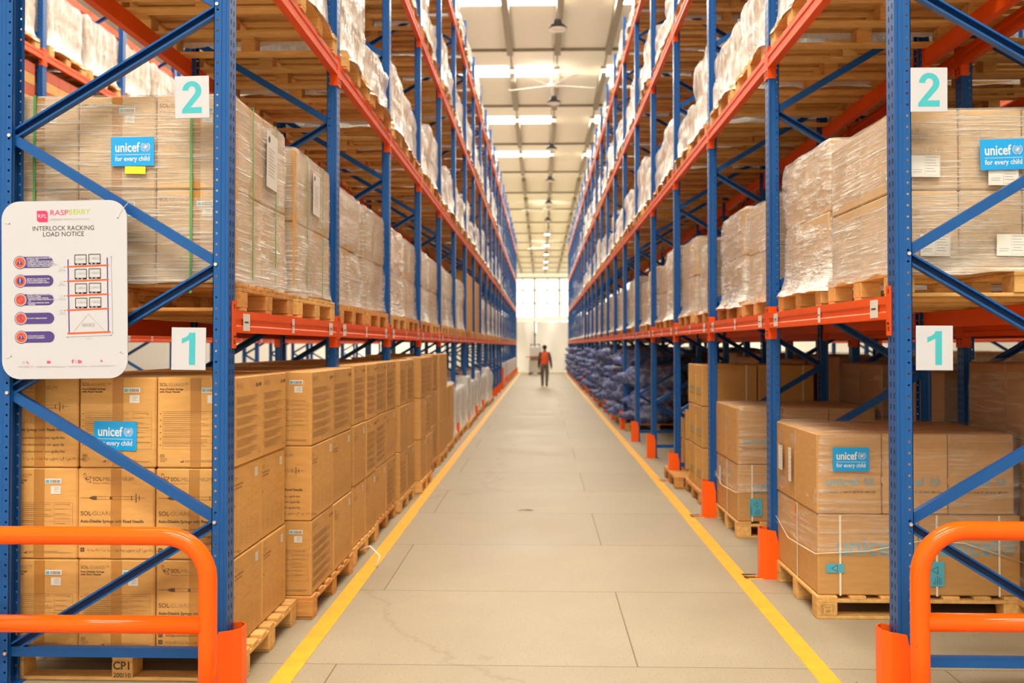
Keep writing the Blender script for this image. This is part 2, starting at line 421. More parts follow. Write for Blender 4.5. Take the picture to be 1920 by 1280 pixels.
# ------------------------------------------------------------------ rack pieces (rx = distance from the aisle face into the rack)
UW, UD, UH = .072, .10, 7.95
def upright_mesh(detail, flip, rear):
    def make():
        b = MB(); t = .004
        # section: web facing the aisle (x=0), two flanges, each with a return lip at x=UW
        if not detail:
            b.box(0, UW, 0, UD, 0, UH, 'blue')
        else:
            n = int(UH/.05)
            def flange(y, ny):                   # plate across x at y with a column of round holes, facing ny
                hx, hr = UW-.017, .0055
                for i in range(n):
                    z0 = i*.05; z1 = z0+.05; zc = z0+.025
                    x0, x1 = hx-.012, hx+.012
                    oc = [(hx+hr*math.cos(PI/8+PI/4*j), zc+hr*math.sin(PI/8+PI/4*j)) for j in range(8)]
                    sq = [(x1, z0), (x1, z1), (x0, z1), (x0, z0)]
                    # eight-gon hole: quads from the cell corners
                    grp = [((x1, z0), [7, 0], (x1, z1)), ((x1, z1), [1, 2], (x0, z1)), ((x0, z1), [3, 4], (x0, z0)), ((x0, z0), [5, 6], (x1, z0))]
                    for (a, ids, c) in grp:
                        pts = [a, c, oc[ids[1]], oc[ids[0]]]
                        P3 = [(p[0], y, p[1]) for p in pts]
                        b.face(P3 if ny < 0 else P3[::-1], 'blue')
                    for k_ in range(4):
                        i0 = [0, 2, 4, 6][k_]; i1 = (i0+1) % 8
                        cor = [(x1, z1), (x0, z1), (x0, z0), (x1, z0)][k_]
                        P3 = [(cor[0], y, cor[1]), (oc[i1][0], y, oc[i1][1]), (oc[i0][0], y, oc[i0][1])]
                        b.face(P3, 'blue')
                # ribs: plain strip with a shallow ridge
                xs = [0, .012, .018, .034, .038, hx-.012]
                dy = [0, 0, .004, .004, 0, 0]
                for i in range(5):
                    b.face([(xs[i], y-ny*dy[i], 0), (xs[i+1], y-ny*dy[i+1], 0), (xs[i+1], y-ny*dy[i+1], UH), (xs[i], y-ny*dy[i], UH)], 'blue')
                b.face([(hx+.012, y, 0), (UW, y, 0), (UW, y, UH), (hx+.012, y, UH)], 'blue')
                b.box(UW-.003, UW, y, y-ny*.022, 0, UH, 'blue')
            flange(0, -1); flange(UD, 1)
            b.box(0, .003, .001, UD-.001, 0, UH, 'blue')
            for i in range(n):                    # two columns of slots in the aisle face
                z = i*.05+.015
                for yy in (.024, UD-.036): b.box(-.0006, 0, yy, yy+.009, z, z+.024, 'hole')
        b.box(-.02, UW+.02, -.02, UD+.02, 0, .006, 'blue')
        if rear: b.v = [(1.10-x, y, z) for x, y, z in b.v]; b.f = [f[::-1] for f in b.f]
        return b.mesh('upright', mirror=flip)
    return cached(('up', detail, flip, rear), make)
ZA = [.78, 1.98, 3.2, 4.4, 5.6, 6.8]; ZR = [.165, 1.38, 2.59, 3.8, 5.0, 6.2, 7.4]
def brace_geo(b, p0, p1, flat, y=.045):
    a, c = Vector((p0[0], y, p0[1])), Vector((p1[0], y, p1[1])); d = (c-a).normalized(); nrm = Vector((-d.z, 0, d.x))
    h = .0225
    def slab(n0, n1, y0, y1, k):
        vs = []
        for q in (a, c):
            for (nn, yy) in ((n0, y0), (n1, y0), (n1, y1), (n0, y1)): vs.append(q+nrm*nn+Vector((0, yy, 0)))
        b.raw(vs, [(0, 1, 2, 3), (7, 6, 5, 4), (0, 4, 5, 1), (1, 5, 6, 2), (2, 6, 7, 3), (3, 7, 4, 0)], k)
    if flat:
        slab(-h, h, -.020, -.017, 'blue'); slab(-h, -h+.003, -.017, .016, 'blue'); slab(h-.003, h, -.017, .016, 'blue')
    else:
        slab(-h, h, .014, .017, 'blue_shaded'); slab(-h, -h+.004, -.02, .014, 'blue'); slab(h-.004, h, -.02, .014, 'blue')
        slab(-h, -h+.009, -.022, -.018, 'blue'); slab(h-.009, h, -.022, -.018, 'blue')
def brace_list(top):
    L = [((.05, .165), (1.05, .165), True)]
    seq = []
    for i in range(len(ZA)):
        seq.append(((1.055, ZR[i]), (.045, ZA[i]), False)); seq.append(((.045, ZA[i]), (1.055, ZR[i+1]), True))
    L += [s for s in seq if max(s[0][1], s[1][1]) < top]
    L.append(((.05, 7.6), (1.05, 7.6), True))
    return L
def beam_mesh(flip, rear, L):
    def make():
        b = MB(); x = 1
        prof = [(-.006, 0), (-.006, .030), (0, .037), (0, .063), (-.006, .070), (-.006, .105), (.044, .105), (.044, 0)]
        b.prism(prof, .0, L, 'orange', 'y')
        if rear: b.v = [(1.10-x, y, z) for x, y, z in b.v]; b.f = [f[::-1] for f in b.f]
        return b.mesh('beam', mirror=flip)
    return cached(('beam', flip, rear, L), make)
def conn_mesh(flip, rear, end):
    def make():
        b = MB()
        y0, y1 = (-.052, -.002) if end == 0 else (.002, .052)
        b.box(-.007, -.002, y0, y1, -.075, .15, 'orange')
        ye = (-.004, .004) if end == 0 else (-.004, .004)
        b.box(-.007, .05, ye[0], ye[1], -.075, .15, 'orange')
        ym = (y0+y1)/2
        for z in (-.055, .115): b.box(-.0082, -.007, ym-.004, ym+.004, z, z+.02, 'hole')
        b.tube([(-.0075, ym, -.02), (-.012, ym, -.02)], .006, 'hole', 6)
        if rear: b.v = [(1.10-x, y, z) for x, y, z in b.v]; b.f = [f[::-1] for f in b.f]
        return b.mesh('beam_connector', mirror=flip)
    return cached(('conn', flip, rear, end), make)
def tag_mesh(txt):
    def make():
        b = MB(); b.box(-.052, .052, 0, .0012, -.042, .042, 'paper'); 
        vs, fs = text_geo(txt, 'CENTER', 0.02)
        b.raw([(-p[1]*.085, -.0008, p[0]*.06) for p in vs], fs, 'barcode')
        return b.mesh('number_tag')
    return cached(('tag', txt), make)
def bolt_mesh():
    b = MB(); b.tube([(0, 0, 0), (0, -.007, 0)], .0085, 'zinc', 6); return b.mesh('bolt')

def rack(label, xa, y0, nb, s, near=0, braced=4, beams=(0, 1, 2, 3), rear=True, conn=4, tags=0, group=None, tops=TOPS, zo=0):
    root = thing('pallet_rack', label, 'rack', (xa, y0, 0), 0, group)
    flip = s < 0
    X = lambda rx: s*rx
    for i in range(nb+1):
        y = i*P
        for r in (False, True):
            ob('upright', upright_mesh(i < near, flip, r), root, (0, y, 0))
        bl = brace_list(7.6)
        if i < braced:
            for n_, (p0, p1, fl) in enumerate(bl):
                def mk():
                    b = MB(); brace_geo(b, p0, p1, fl); return b.mesh('brace', mirror=flip)
                br = ob('brace', cached(('br', flip, n_), mk), root, (0, y, zo))
                if i == 0 and n_ < 8:
                    for (bx, bz) in ([p0, p1] if n_ == 0 else [p1]):
                        ex = .058 if bx < .5 else 1.042
                        ob('bolt', cached('bolt', bolt_mesh), br, (X(ex if n_ else (ex)), -.001, bz))
        else:
            def mk2():
                b = MB()
                for p0, p1, fl in bl: brace_geo(b, p0, p1, fl)
                return b.mesh('bracing', mirror=flip)
            ob('bracing', cached(('brs', flip), mk2), root, (0, y, 0))
    for i in range(nb):
        for l in beams:
            for r in (False, True):
                if r and not rear: continue
                bo = ob('beam', beam_mesh(flip, r, P-UD), root, (0, i*P+UD, tops[l]-.105))
                if i < conn:
                    ob('beam_connector', conn_mesh(flip, r, 0), bo, (0, 0, 0)); ob('beam_connector', conn_mesh(flip, r, 1), bo, (0, P-UD, 0))
                if l == 0 and not r and i < tags:
                    rz = -PI/2 if s > 0 else PI/2
                    for (yy, tx) in ((.16, '1'), (1.05, '1'), (2.05, '2')) :
                        ob('number_tag', tag_mesh(tx), bo, (X(-.0078), yy, .052), (0, 0, rz), (1, 1, 1) if yy != 1.05 else (.45, 1, 1))
    return root
NB, FB = 13, 9
rack('blue and orange pallet rack, near run along the left side of the aisle', LX, LY, NB, -1, near=5, tags=6)
rack('blue and orange pallet rack, near run along the right side of the aisle', RX, RY, NB, 1, near=5, tags=6, tops=TOPS_R, zo=.03)
FY_L, FY_R = LY+NB*P+.28, RY+NB*P+.28
rack('blue and orange pallet rack, far run on the left, ending at the white curtain', LX, FY_L, FB, -1, braced=0, rear=False, conn=0)
rack('blue and orange pallet rack, far run on the right, ending at the white curtain', RX, FY_R, FB, 1, braced=0, rear=False, conn=0, tops=TOPS_R)
R2X = RX+1.1+.22+1.1
rack('dark blue and orange rack standing back to back behind the right aisle rack', R2X, RY, 10, -1, near=2, braced=2, conn=3)
rack('orange and blue rack across the next aisle, seen beneath the right shelves', 7.1, RY+.4, 8, 1, braced=0, conn=0, tags=4)
FLX, FLY = -6.42, 9.70
rack('orange and blue rack across the open floor behind the left aisle rack', FLX, FLY, 12, -1, near=3, braced=3, conn=3, tags=6)

# column guards
def guard_mesh(flip, h=.34):
    def make():
        b = MB(); t = .005; z1 = h
        out = [(.050, -.024), (.030, -.024), (-.035, -.024), (-.068, .014), (-.068, .086), (-.035, .124), (.030, .124), (.050, .124)]
        inn = [(.050, -.019), (.030, -.019), (-.033, -.019), (-.063, .016), (-.063, .084), (-.033, .119), (.030, .119), (.050, .119)]
        zt = [h*.70, h*.97, h, h, h, h, h*.97, h*.70]
        for i in range(7):
            o0, o1, i0, i1 = out[i], out[i+1], inn[i], inn[i+1]
            vs = [(*o0, 0), (*o1, 0), (*o1, zt[i+1]), (*o0, zt[i]), (*i0, 0), (*i1, 0), (*i1, zt[i+1]), (*i0, zt[i])]
            b.raw(vs, [(0, 3, 2, 1), (4, 5, 6, 7), (3, 7, 6, 2), (0, 4, 7, 3), (1, 2, 6, 5), (0, 1, 5, 4)], 'orange_guard')
        b.box(-.10, -.066, .02, .08, 0, .006, 'orange_guard')
        b.tube([(-.085, .05, 0), (-.085, .05, .016)], .008, 'zinc', 6)
        return b.mesh('column_guard', mirror=flip)
    return cached(('guard', flip, h), make)
for s, xa, y0, fy, side in ((-1, LX, LY, FY_L, 'left'), (1, RX, RY, FY_R, 'right')):
    for i in range(NB+1):
        tag(ob('column_guard', guard_mesh(s < 0, .288 if s < 0 else .34), None, (xa, y0+i*P, 0)),
            'orange steel guard at the foot of the %s %s upright from the front' % (ORD[i], side), 'column guard', 'orange guards at the feet of the %s rack' % side)
    for i in range(FB+1):
        tag(ob('column_guard', guard_mesh(s < 0, .34 if i else .8), None, (xa, fy+i*P, 0)),
            ('tall orange guard where the far %s rack run begins' % side) if i == 0 else 'small orange guard at the foot of an upright in the far %s rack run' % side,
            'column guard', 'orange guards of the far %s rack run' % side)

# ------------------------------------------------------------------ pallets
# pallet of size (dx, dy, .135), origin base centre; deck boards run along x, skids along x
PH = .135
def pallet_pieces(dx, dy, style):
    bo = []
    nb_ = 7; bw = .095 if style != 2 else .11
    for i in range(nb_):
        w_ = bw if i not in (0, nb_-1) else .12
        c = -dy/2+.06+(dy-.12)*i/(nb_-1)
        bo.append(('deck_board', (-dx/2, dx/2, c-w_/2, c+w_/2, PH-.02, PH)))
    for i in range(3):
        c = -dx/2+.05+(dx-.10)*i/2
        bo.append(('stringer_board', (c-.05, c+.05, -dy/2, dy/2, PH-.04, PH-.02)))
        for j in range(3):
            cy = -dy/2+.06+(dy-.12)*j/2
            bo.append(('block', (c-.05, c+.05, cy-.06, cy+.06, .018, PH-.04)))
    for j in range(3):
        cy = -dy/2+.06+(dy-.12)*j/2
        if style == 3:
            c = -dx/2+.05+(dx-.10)*j/2; bo.append(('bottom_board', (c-.05, c+.05, -dy/2, dy/2, 0, .018)))
        else: bo.append(('bottom_board', (-dx/2, dx/2, cy-.05, cy+.05, 0, .018)))
    return bo
def pallet_mesh(dx, dy, style, k):
    def make():
        b = MB()
        for _, bx in pallet_pieces(dx, dy, style): b.box(*bx, k)
        return b.mesh('wooden_pallet')
    return cached(('pal', dx, dy, style, k), make)
far_pal = MB(); far_load = MB(); PCOUNT = [0]; LCOUNT = [0]
def pallet(x, y, z, label, dx=1.2, dy=1.0, style=0, k=None, parts=False, rz=0, group=None, j=.008):
    k = k or random.choice(['wood', 'wood', 'wood_warm'])
    PCOUNT[0] += 1
    rz += random.uniform(-j, j)
    if not parts:
        return tag(ob('wooden_pallet', pallet_mesh(dx, dy, style, k), None, (x, y, z), (0, 0, rz)), label, 'pallet', group)
    r = thing('wooden_pallet', label, 'pallet', (x, y, z), rz, group)
    for i, (n_, bx) in enumerate(pallet_pieces(dx, dy, style)):
        def mk():
            b = MB(); b.cbox(*bx, k, .003); return b.mesh(n_)
        ob(n_, cached(('pp', dx, dy, style, k, i), mk), r)
    return r

# ------------------------------------------------------------------ cartons and prints
def carton_mesh(w_, d, h, k='card', c=.007):
    def make():
        b = MB(); b.cbox(-w_/2, w_/2, -d/2, d/2, .001, h, k, c)
        # flap seam along the top
        b.box(-w_/2+.01, w_/2-.01, -.0015, .0015, h-.0005, h+.0003, 'print')
        return b.mesh('carton')
    return cached(('cart', w_, d, h, k), make)
def logo(b, u, v, r, k):
    for a in (0.35, 1.75, -.55):
        cx, cy = u+math.cos(a)*r*.55, v+math.sin(a)*r*.55
        n = 12
        for j in range(n):
            A, B = 2*PI*j/n, 2*PI*(j+1)/n
            def q(t, s_):
                x_, y_ = math.cos(t)*r*.5*s_, math.sin(t)*r*.22*s_
                return (cx+x_*math.cos(a)-y_*math.sin(a), cy+x_*math.sin(a)+y_*math.cos(a))
            b.poly2([q(A, .8), q(A, 1.05), q(B, 1.05), q(B, .8)], k)
def syringe(b, u0, u1, v, k):
    L = u1-u0
    b.line(u0, v, u0+.15*L, v, .0016, k); 
    b.poly2([(u0+.13*L, v-.001), (u0+.19*L, v-.009), (u0+.25*L, v-.009), (u0+.25*L, v+.009), (u0+.19*L, v+.009), (u0+.13*L, v+.001)], k)
    b.line(u0+.25*L, v+.007, u0+.84*L, v+.007, .0012, k); b.line(u0+.25*L, v-.007, u0+.84*L, v-.007, .0012, k)
    b.rect(u0+.45*L, v-.006, u0+.49*L, v+.006, k)
    for t in (.28, .33, .38, .53, .58, .63, .68, .73): b.line(u0+t*L, v-.006, u0+t*L, v+.006, .001, 'print_soft')
    b.rect(u0+.78*L, v-.01, u0+.79*L, v+.01, k); b.rect(u0+.85*L, v-.022, u0+.862*L, v+.022, k); b.rect(u0+.90*L, v-.012, u0+.91*L, v+.012, k)
    b.line(u0+.86*L, v, u0+L, v, .003, 'print_soft')
ARAB = '\uFE94\uFE98\uFE91\uFE8E\uFEDB \uFE93\uFEAE\uFE91\uFE88\uFE91 \uFE94\uFED8\uFED3\uFEAE\uFEE3 \uFEAE\uFEEC\uFE92\uFEE3'
def faceA(w_, h):      # drawing of a syringe and product lines
    b = MB(); L = -w_/2+.014; W = w_-.03
    logo(b, L+.024, h-.052, .028, 'print')
    b.text('SOL', L+.058, h-.052, .026, 'print', align='LEFT'); b.text('-MILLENNIUM', L+.100, h-.052, .026, 'print_soft', align='LEFT')
    b.text('Building a Healthier Tomorrow', L+.058, h-.071, .011, 'print_soft', align='LEFT')
    syringe(b, L, L+W*.92, h-.142, 'print')
    b.text('SOL', L, h-.217, .030, 'print', align='LEFT'); b.text('-GUARD\u2122', L+.048, h-.217, .030, 'print_soft', align='LEFT')
    b.text('Auto-Disable Syringe with Fixed Needle', L, h-.254, .0195, 'print', align='LEFT', bold=.0004, wid=W*.90)
    for i, (c_, t) in enumerate((('FR', 'Seringue autod\u00e9sactivable avec aiguille fixe'), ('ES', 'Jeringa autodesactivable con aguja fija'), ('PT', 'Seringa autodescart\u00e1vel com agulha fixa'))):
        v = h-.292-i*.033
        b.rect(L, v-.009, L+.020, v+.010, 'print'); b.text(c_, L+.010, v, .011, 'card', e=-.0004)
        b.text(t, L+.034, v, .0175, 'print', align='LEFT', wid=W*.76)
    v = h-.391; b.rect(L, v-.009, L+.020, v+.010, 'print'); b.text('AR', L+.010, v, .011, 'card', e=-.0004)
    b.text('\u062d\u0642\u0646\u0629 \u0630\u0627\u062a\u064a\u0629 \u0627\u0644\u062a\u062f\u0645\u064a\u0631 \u0645\u0631\u0641\u0642\u0629 \u0628\u0625\u0628\u0631\u0629 \u062b\u0627\u0628\u062a\u0629'[::-1], L+.034, v, .018, 'print', align='LEFT')
    return b
def smalltype(b, u0, u1, v0, v1, n, k='print_soft', t=.0022, e=0):
    rr = random.Random(int(u0*1e4)+n)
    for i in range(n):
        v = v1-(v1-v0)*i/n
        b.rect(u0, v-t/2, u0+(u1-u0)*rr.uniform(.55, 1), v+t/2, k, e)
def frame2(b, u0, v0, u1, v1, t, k):
    b.line(u0, v0, u1, v0, t, k); b.line(u0, v1, u1, v1, t, k); b.line(u0, v0, u0, v1, t, k); b.line(u1, v0, u1, v1, t, k)
def faceB(w_, h):      # instruction table
    b = MB(); L = -w_/2+.012; R = w_/2-.022
    b.text('SOL', L, h-.036, .022, 'print', align='LEFT'); b.text('-GUARD\u2122', L+.036, h-.036, .022, 'print_soft', align='LEFT')
    b.text('Auto-Disable Syringe', L, h-.057, .0135, 'print', align='LEFT', bold=.0003); b.text('with Fixed Needle', L, h-.070, .0135, 'print', align='LEFT', bold=.0003)
    t, bt = h-.165, h-.345
    frame2(b, L+.016, bt, R, t, .0010, 'print_soft'); b.line(R-.09, bt, R-.09, t, .001, 'print_soft')
    smalltype(b, L+.020, R-.095, bt+.006, t-.008, 17)
    for i in range(6): v = t-(t-bt)*i/6; b.line(L+.016, v, R, v, .0009, 'print_soft'); b.text('\u2022', L+.005, v-.012, .022, 'print')
    smalltype(b, R-.085, R-.004, bt+.01, t-.008, 7)
    b.text('\u25B3', R-.02, t-.010, .012, 'print')
    frame2(b, L+.006, h-.385, L+.024, h-.370, .001, 'print'); b.text('MD', L+.015, h-.378, .011, 'print')
    smalltype(b, L+.004, L+.05, h-.412, h-.390, 3)
    b.poly2([(L+.103, h-.408), (L+.118, h-.408), (L+.118, h-.396), (L+.113, h-.400), (L+.113, h-.404), (L+.103, h-.404)], 'print')
    smalltype(b, L+.125, R-.002, h-.412, h-.399, 2)
    return b
def faceC(w_, h):      # long side with logo, quantity and paragraphs
    b = MB(); L = -w_/2+.02; R = w_/2-.02
    logo(b, L+.024, h-.048, .024, 'print'); smalltype(b, L+.05, L+.15, h-.062, h-.036, 3)
    b.text('Qty: 2400', R, h-.048, .024, 'print', align='RIGHT', bold=.0005)
    for i in range(6):
        v = h-.10-i*.052
        b.text('\u2022', L+.004, v, .022, 'print'); smalltype(b, L+.018, R-.01, v-.038, v, 6)
    for i in range(3): b.rect(R-.05+i*.018, .03, R-.046+i*.018, .038, 'print')
    return b
def faceD(w_, h):      # long side with handling icons
    b = MB(); L = -w_/2+.02; R = w_/2-.02
    b.arc(L+.016, h-.055, .010, .002, 'print', n=10); b.text('SOL', L+.03, h-.055, .018, 'print_soft', align='LEFT')
    b.text('Auto-Disable Syringe', L, h-.085, .016, 'print', align='LEFT'); b.text('with Fixed Needle', L, h-.103, .016, 'print', align='LEFT')
    b.rect(L, h-.19, L+.008, h-.178, 'print')
    for i in range(6):
        for j in range(3):
            u = L+.03+i*(R-L-.05)/6; v = h-.17-j*.03+.006*i
            b.rect(u, v, u+.004, v+.004, 'print'); b.rect(u+.012, v-.008, u+.02, v-.006, 'print_soft')
    for i in range(5):
        smalltype(b, L+i*(R-L)/5, L+(i+.85)*(R-L)/5, .03, h-.28, 9, t=.0016)
        b.line(L+i*(R-L)/5, .03, L+i*(R-L)/5, h-.275, .001, 'print_soft')
    return b
FACES = {'A': faceA, 'B': faceB, 'C': faceC, 'D': faceD}
def face_mesh(kind, w_, h): return cached(('face', kind, w_, h), lambda: FACES[kind](w_, h).mesh('printed_face'))
def barcode_sticker():
    b = MB(); b.box(-.020, .020, 0, .0008, -.0055, .0055, 'paper'); b.rect(-.0185, -.004, -.010, .003, 'lightblue', -.0004)
    x = -.008
    rr = random.Random(3)
    while x < .017: w_ = rr.uniform(.0004, .0013); b.rect(x, -.004, x+w_, .003, 'barcode', -.0004); x += w_+rr.uniform(.0006, .0013)
    b.box(-.006, .018, 0, .0008, -.028, -.011, 'paper')
    smalltype(b, .002, .016, -.026, -.014, 4, 'paper_grey', .0008, -.0006)
    return b.mesh('barcode_sticker')
def white_sticker():
    b = MB(); b.box(-.022, .022, 0, .0008, -.022, .022, 'paper'); smalltype(b, -.018, .016, -.016, .016, 5, 'paper_grey', .0016, -.0006)
    return b.mesh('white_sticker')
def tape_mesh(h, w_=.052):
    def mk():
        b = MB(); b.box(-w_/2, w_/2, -.0009, 0, 0, h, 'tape'); return b.mesh('tape')
    return cached(('tape', h, w_), mk)

def emblem(b, u, v, r, k, e=0):
    for q in (.60, .40, .20): b.arc(u, v, r*q, r*.05, k, e, n=18)
    for a in range(4):
        A = a*PI/4; b.line(u-math.cos(A)*r*.6, v-math.sin(A)*r*.6, u+math.cos(A)*r*.6, v+math.sin(A)*r*.6, r*.035, k, e)
    b.poly2([(u-.1*r, v-.3*r), (u+.14*r, v-.22*r), (u+.16*r, v+.12*r), (u-.02*r, v+.32*r), (u-.18*r, v+.1*r)], k, e-.0001)
    b.disc(u+.30*r, v+.2*r, r*.12, k, e-.0001, n=10); b.disc(u-.34*r, v-.12*r, r*.1, k, e-.0001, n=10)
    for s_ in (-1, 1):
        for i in range(8):
            A = -PI/2+s_*(.35+i*.30)
            b.disc(u+math.cos(A)*r*.83, v+math.sin(A)*r*.86, r*.07, k, e, ru=r*.16, n=8, a=A+PI/2+s_*.5)
        b.arc(u, v, r*.80, r*.035, k, e, -PI/2, -PI/2+s_*2.3, n=14)
def unicef_sticker():
    b = MB(); b.box(-.105, .105, -.001, 0, -.07, .07, 'unicef_blue')
    e = -.0016
    b.text('unicef', -.086, .018, .064, 'paper', e, 'LEFT', .0012, wid=.120); emblem(b, .064, .021, .025, 'paper', e)
    b.rect(-.086, -.0165, .086, -.0145, 'paper', e)
    b.text('for every child', 0, -.036, .033, 'paper', e, 'CENTER', .0005, wid=.168)
    return b.mesh('blue_sticker')
SF = [0]*10
def put_face(parent, kind, w_, h, loc, rz): return ob('printed_face', face_mesh(kind, w_, h), parent, loc, (0, 0, rz))

LEFTROT, RIGHTROT = PI/2, -PI/2
# left floor, first pallet: 3 x 2 x 3 syringe cartons
CW, CD, CH = .374, .465, .4365
def syringe_carton(x, y, z, w_, d, h, label, front=None, side=None, sticker=None, sidesticker=False, group=None, sx=1, jit=.006, tape=True):
    c = tag(ob('carton', carton_mesh(w_, d, h), None, (x, y, z), (0, 0, random.uniform(-jit, jit))), label, 'carton', group)
    if front:
        if tape: ob('tape', tape_mesh(h-.01), c, (.0, -d/2-.0002, .005))
        ob('printed_face', face_mesh(front, w_, h), c, (0, -d/2-.0016, 0))
    if sticker: ob('barcode_sticker', cached('bs', barcode_sticker), c, (sticker, -d/2-.0025, h-.062), (0, 0, 0), (2, 1, 2.2))
    if side:
        r = LEFTROT if sx > 0 else RIGHTROT
        ob('printed_face', face_mesh(side, d, h), c, (sx*(w_/2+.0012), 0, 0), (0, 0, r))
        if sidesticker: ob('white_sticker', cached('ws', white_sticker), c, (sx*(w_/2+.0016), d/2-.09 if sx > 0 else -(d/2-.09), h-.06), (0, 0, r))
    return c
ROW = ['bottom', 'middle', 'top']; COLN = ['left', 'middle', 'right']
PAL1 = pallet(-2.0, 5.02, 0, 'wooden pallet marked CP1 under the nearest stack of syringe cartons', 1.16, 1.0, 0, 'wood', parts=True, j=0)
fronts = {(0, 2): 'A', (1, 2): 'B', (2, 2): 'B', (0, 1): 'B', (1, 1): 'A', (2, 1): 'A', (0, 0): 'B', (1, 0): 'B', (2, 0): 'A'}
sides = {(0, 2): 'C', (0, 1): 'D', (0, 0): 'D', (1, 2): 'C', (1, 1): 'D', (1, 0): 'D'}
for t in range(3):
    for j in range(2):
        for i in range(3):
            x = -2.477+i*.405+random.uniform(-.003, .003)+(.012 if t == 2 else 0)-(.006 if t == 1 else 0)
            x = -1.478-CW/2-(2-i)*.3785+random.uniform(-.002, .002)+(.004, -.002, .003)[t]
            y = 4.545+CD/2+j*.472
            z = PH+t*(CH+.002)
            rowl = ROW[t]; cl = COLN[i]
            lb = 'brown syringe carton facing the camera, %s row, %s column of the nearest left stack' % (rowl, cl) if j == 0 else \
                 'brown syringe carton, %s row, %s column, hidden half of the nearest left stack' % (rowl, cl)
            if j == 1 and i == 2: lb = 'brown syringe carton, %s row, second from the corner on the aisle side' % rowl
            c = syringe_carton(x, y, z, CW, CD, CH, lb, fronts[(i, t)] if j == 0 else None,
                               sides[(j, t)] if i == 2 else None, .07 if (j == 0 and fronts[(i, t)] == 'B') else None,
                               (i == 2 and t < 2), 'syringe cartons of the nearest left pallet', jit=.004)
            if (i, t, j) == (1, 2, 0):
                ob('blue_sticker', cached('us', unicef_sticker), c, (-.01, -CD/2-.004, .155), (0, math.radians(1.2), 0))
# CP1 stamp on the pallet block
b = MB(); b.text('CP1', 0, .018, .052, 'print', 0, 'CENTER', .0015); b.text('200/10', 0, -.026, .03, 'print', 0, 'CENTER', .0005, wid=.085)
b.v = [(x, y-.0006, z) for x, y, z in b.v]
blk = [c for c in PAL1.children if c.name.startswith('block') and abs(c.data.vertices[0].co.x) < .2 and c.data.vertices[0].co.y < -.3][0]
ob('stamped_mark', b.mesh('stamped_mark'), blk, (0, -.501, .055))

# left floor, following pallets: (x face, y0, columns, carton width along y, rows, pallet dims)
LEFT_FLOOR = [  # xface, y0, ncols, cw, heights, pallet dy
    (-1.345, 5.56, 2, .585, (.4365,)*3, 1.2, 'wood_warm'),
    (-1.36, 6.88, 2, .475, (.44,)*3, 1.0, 'wood'),
    (-1.375, 7.90, 2, .52, (.44,)*3, 1.08, 'wood_warm'),
    (-1.35, 9.08, 2, .50, (.44,)*3, 1.0, 'wood'),
    (-1.30, 10.28, 2, .49, (.445,)*3, 1.0, 'wood'),
    (-1.38, 11.62, 2, .50, (.45,)*3, 1.0, 'wood_warm'),
    (-1.36, 12.72, 2, .50, (.45,)*3, 1.0, 'wood'),
    (-1.38, 13.98, 2, .50, (.43,)*2, 1.0, 'wood'),
]
for n_, (xf, y0, nc, cw, hs, pdy, pk) in enumerate(LEFT_FLOOR):
    dx = 1.0 if pdy > 1.1 else 1.16
    pallet(xf-dx/2+.01, y0+pdy/2, 0, 'wooden pallet on the floor under the %s stack of brown cartons left of the aisle' % ORD[n_+1], dx, pdy, 1 if n_ == 0 else 0, pk, parts=n_ < 3, j=.002)
    depth = .38
    nx = 3 if n_ < 4 else 2
    for t, h in enumerate(hs):
        z = PH+sum(hs[:t])+.002*t
        for j in range(nc):
            for i in range(nx):
                x = xf-depth/2-i*(depth+.004)+random.uniform(-.004, .004); y = y0+.01+cw/2+j*(cw+.006)+random.uniform(-.003, .003)
                kind = None
                if i == 0: kind = 'C' if (t == 2 or (t+j+n_) % 3 == 0) else 'D'
                if n_ > 5: kind = None
                c = syringe_carton(x, y, z, depth, cw, h,
                    'brown carton, %s row of the %s left floor stack, %s, %s' % (ROW[t+3-len(hs)] if len(hs) == 3 else ('lower', 'upper')[t], ORD[n_+1], ('nearer', 'farther')[j], ('aisle side', 'middle', 'inner side')[i]),
                    ('A' if t == 1 else 'B') if (n_ == 0 and i < 1 and j == 0) else None, kind, .10 if (n_ == 0 and t != 1 and i == 0 and j == 0) else None,
                    kind == 'D' and n_ < 6, 'brown cartons on the floor left of the aisle', jit=.008)
                if n_ == 4 and j == 0 and i == 0:
                    ob('white_sticker', cached('ws', white_sticker), c, (.06, -cw/2-.002, h-.05), (0, 0, 0), (1.2, 1, 2))

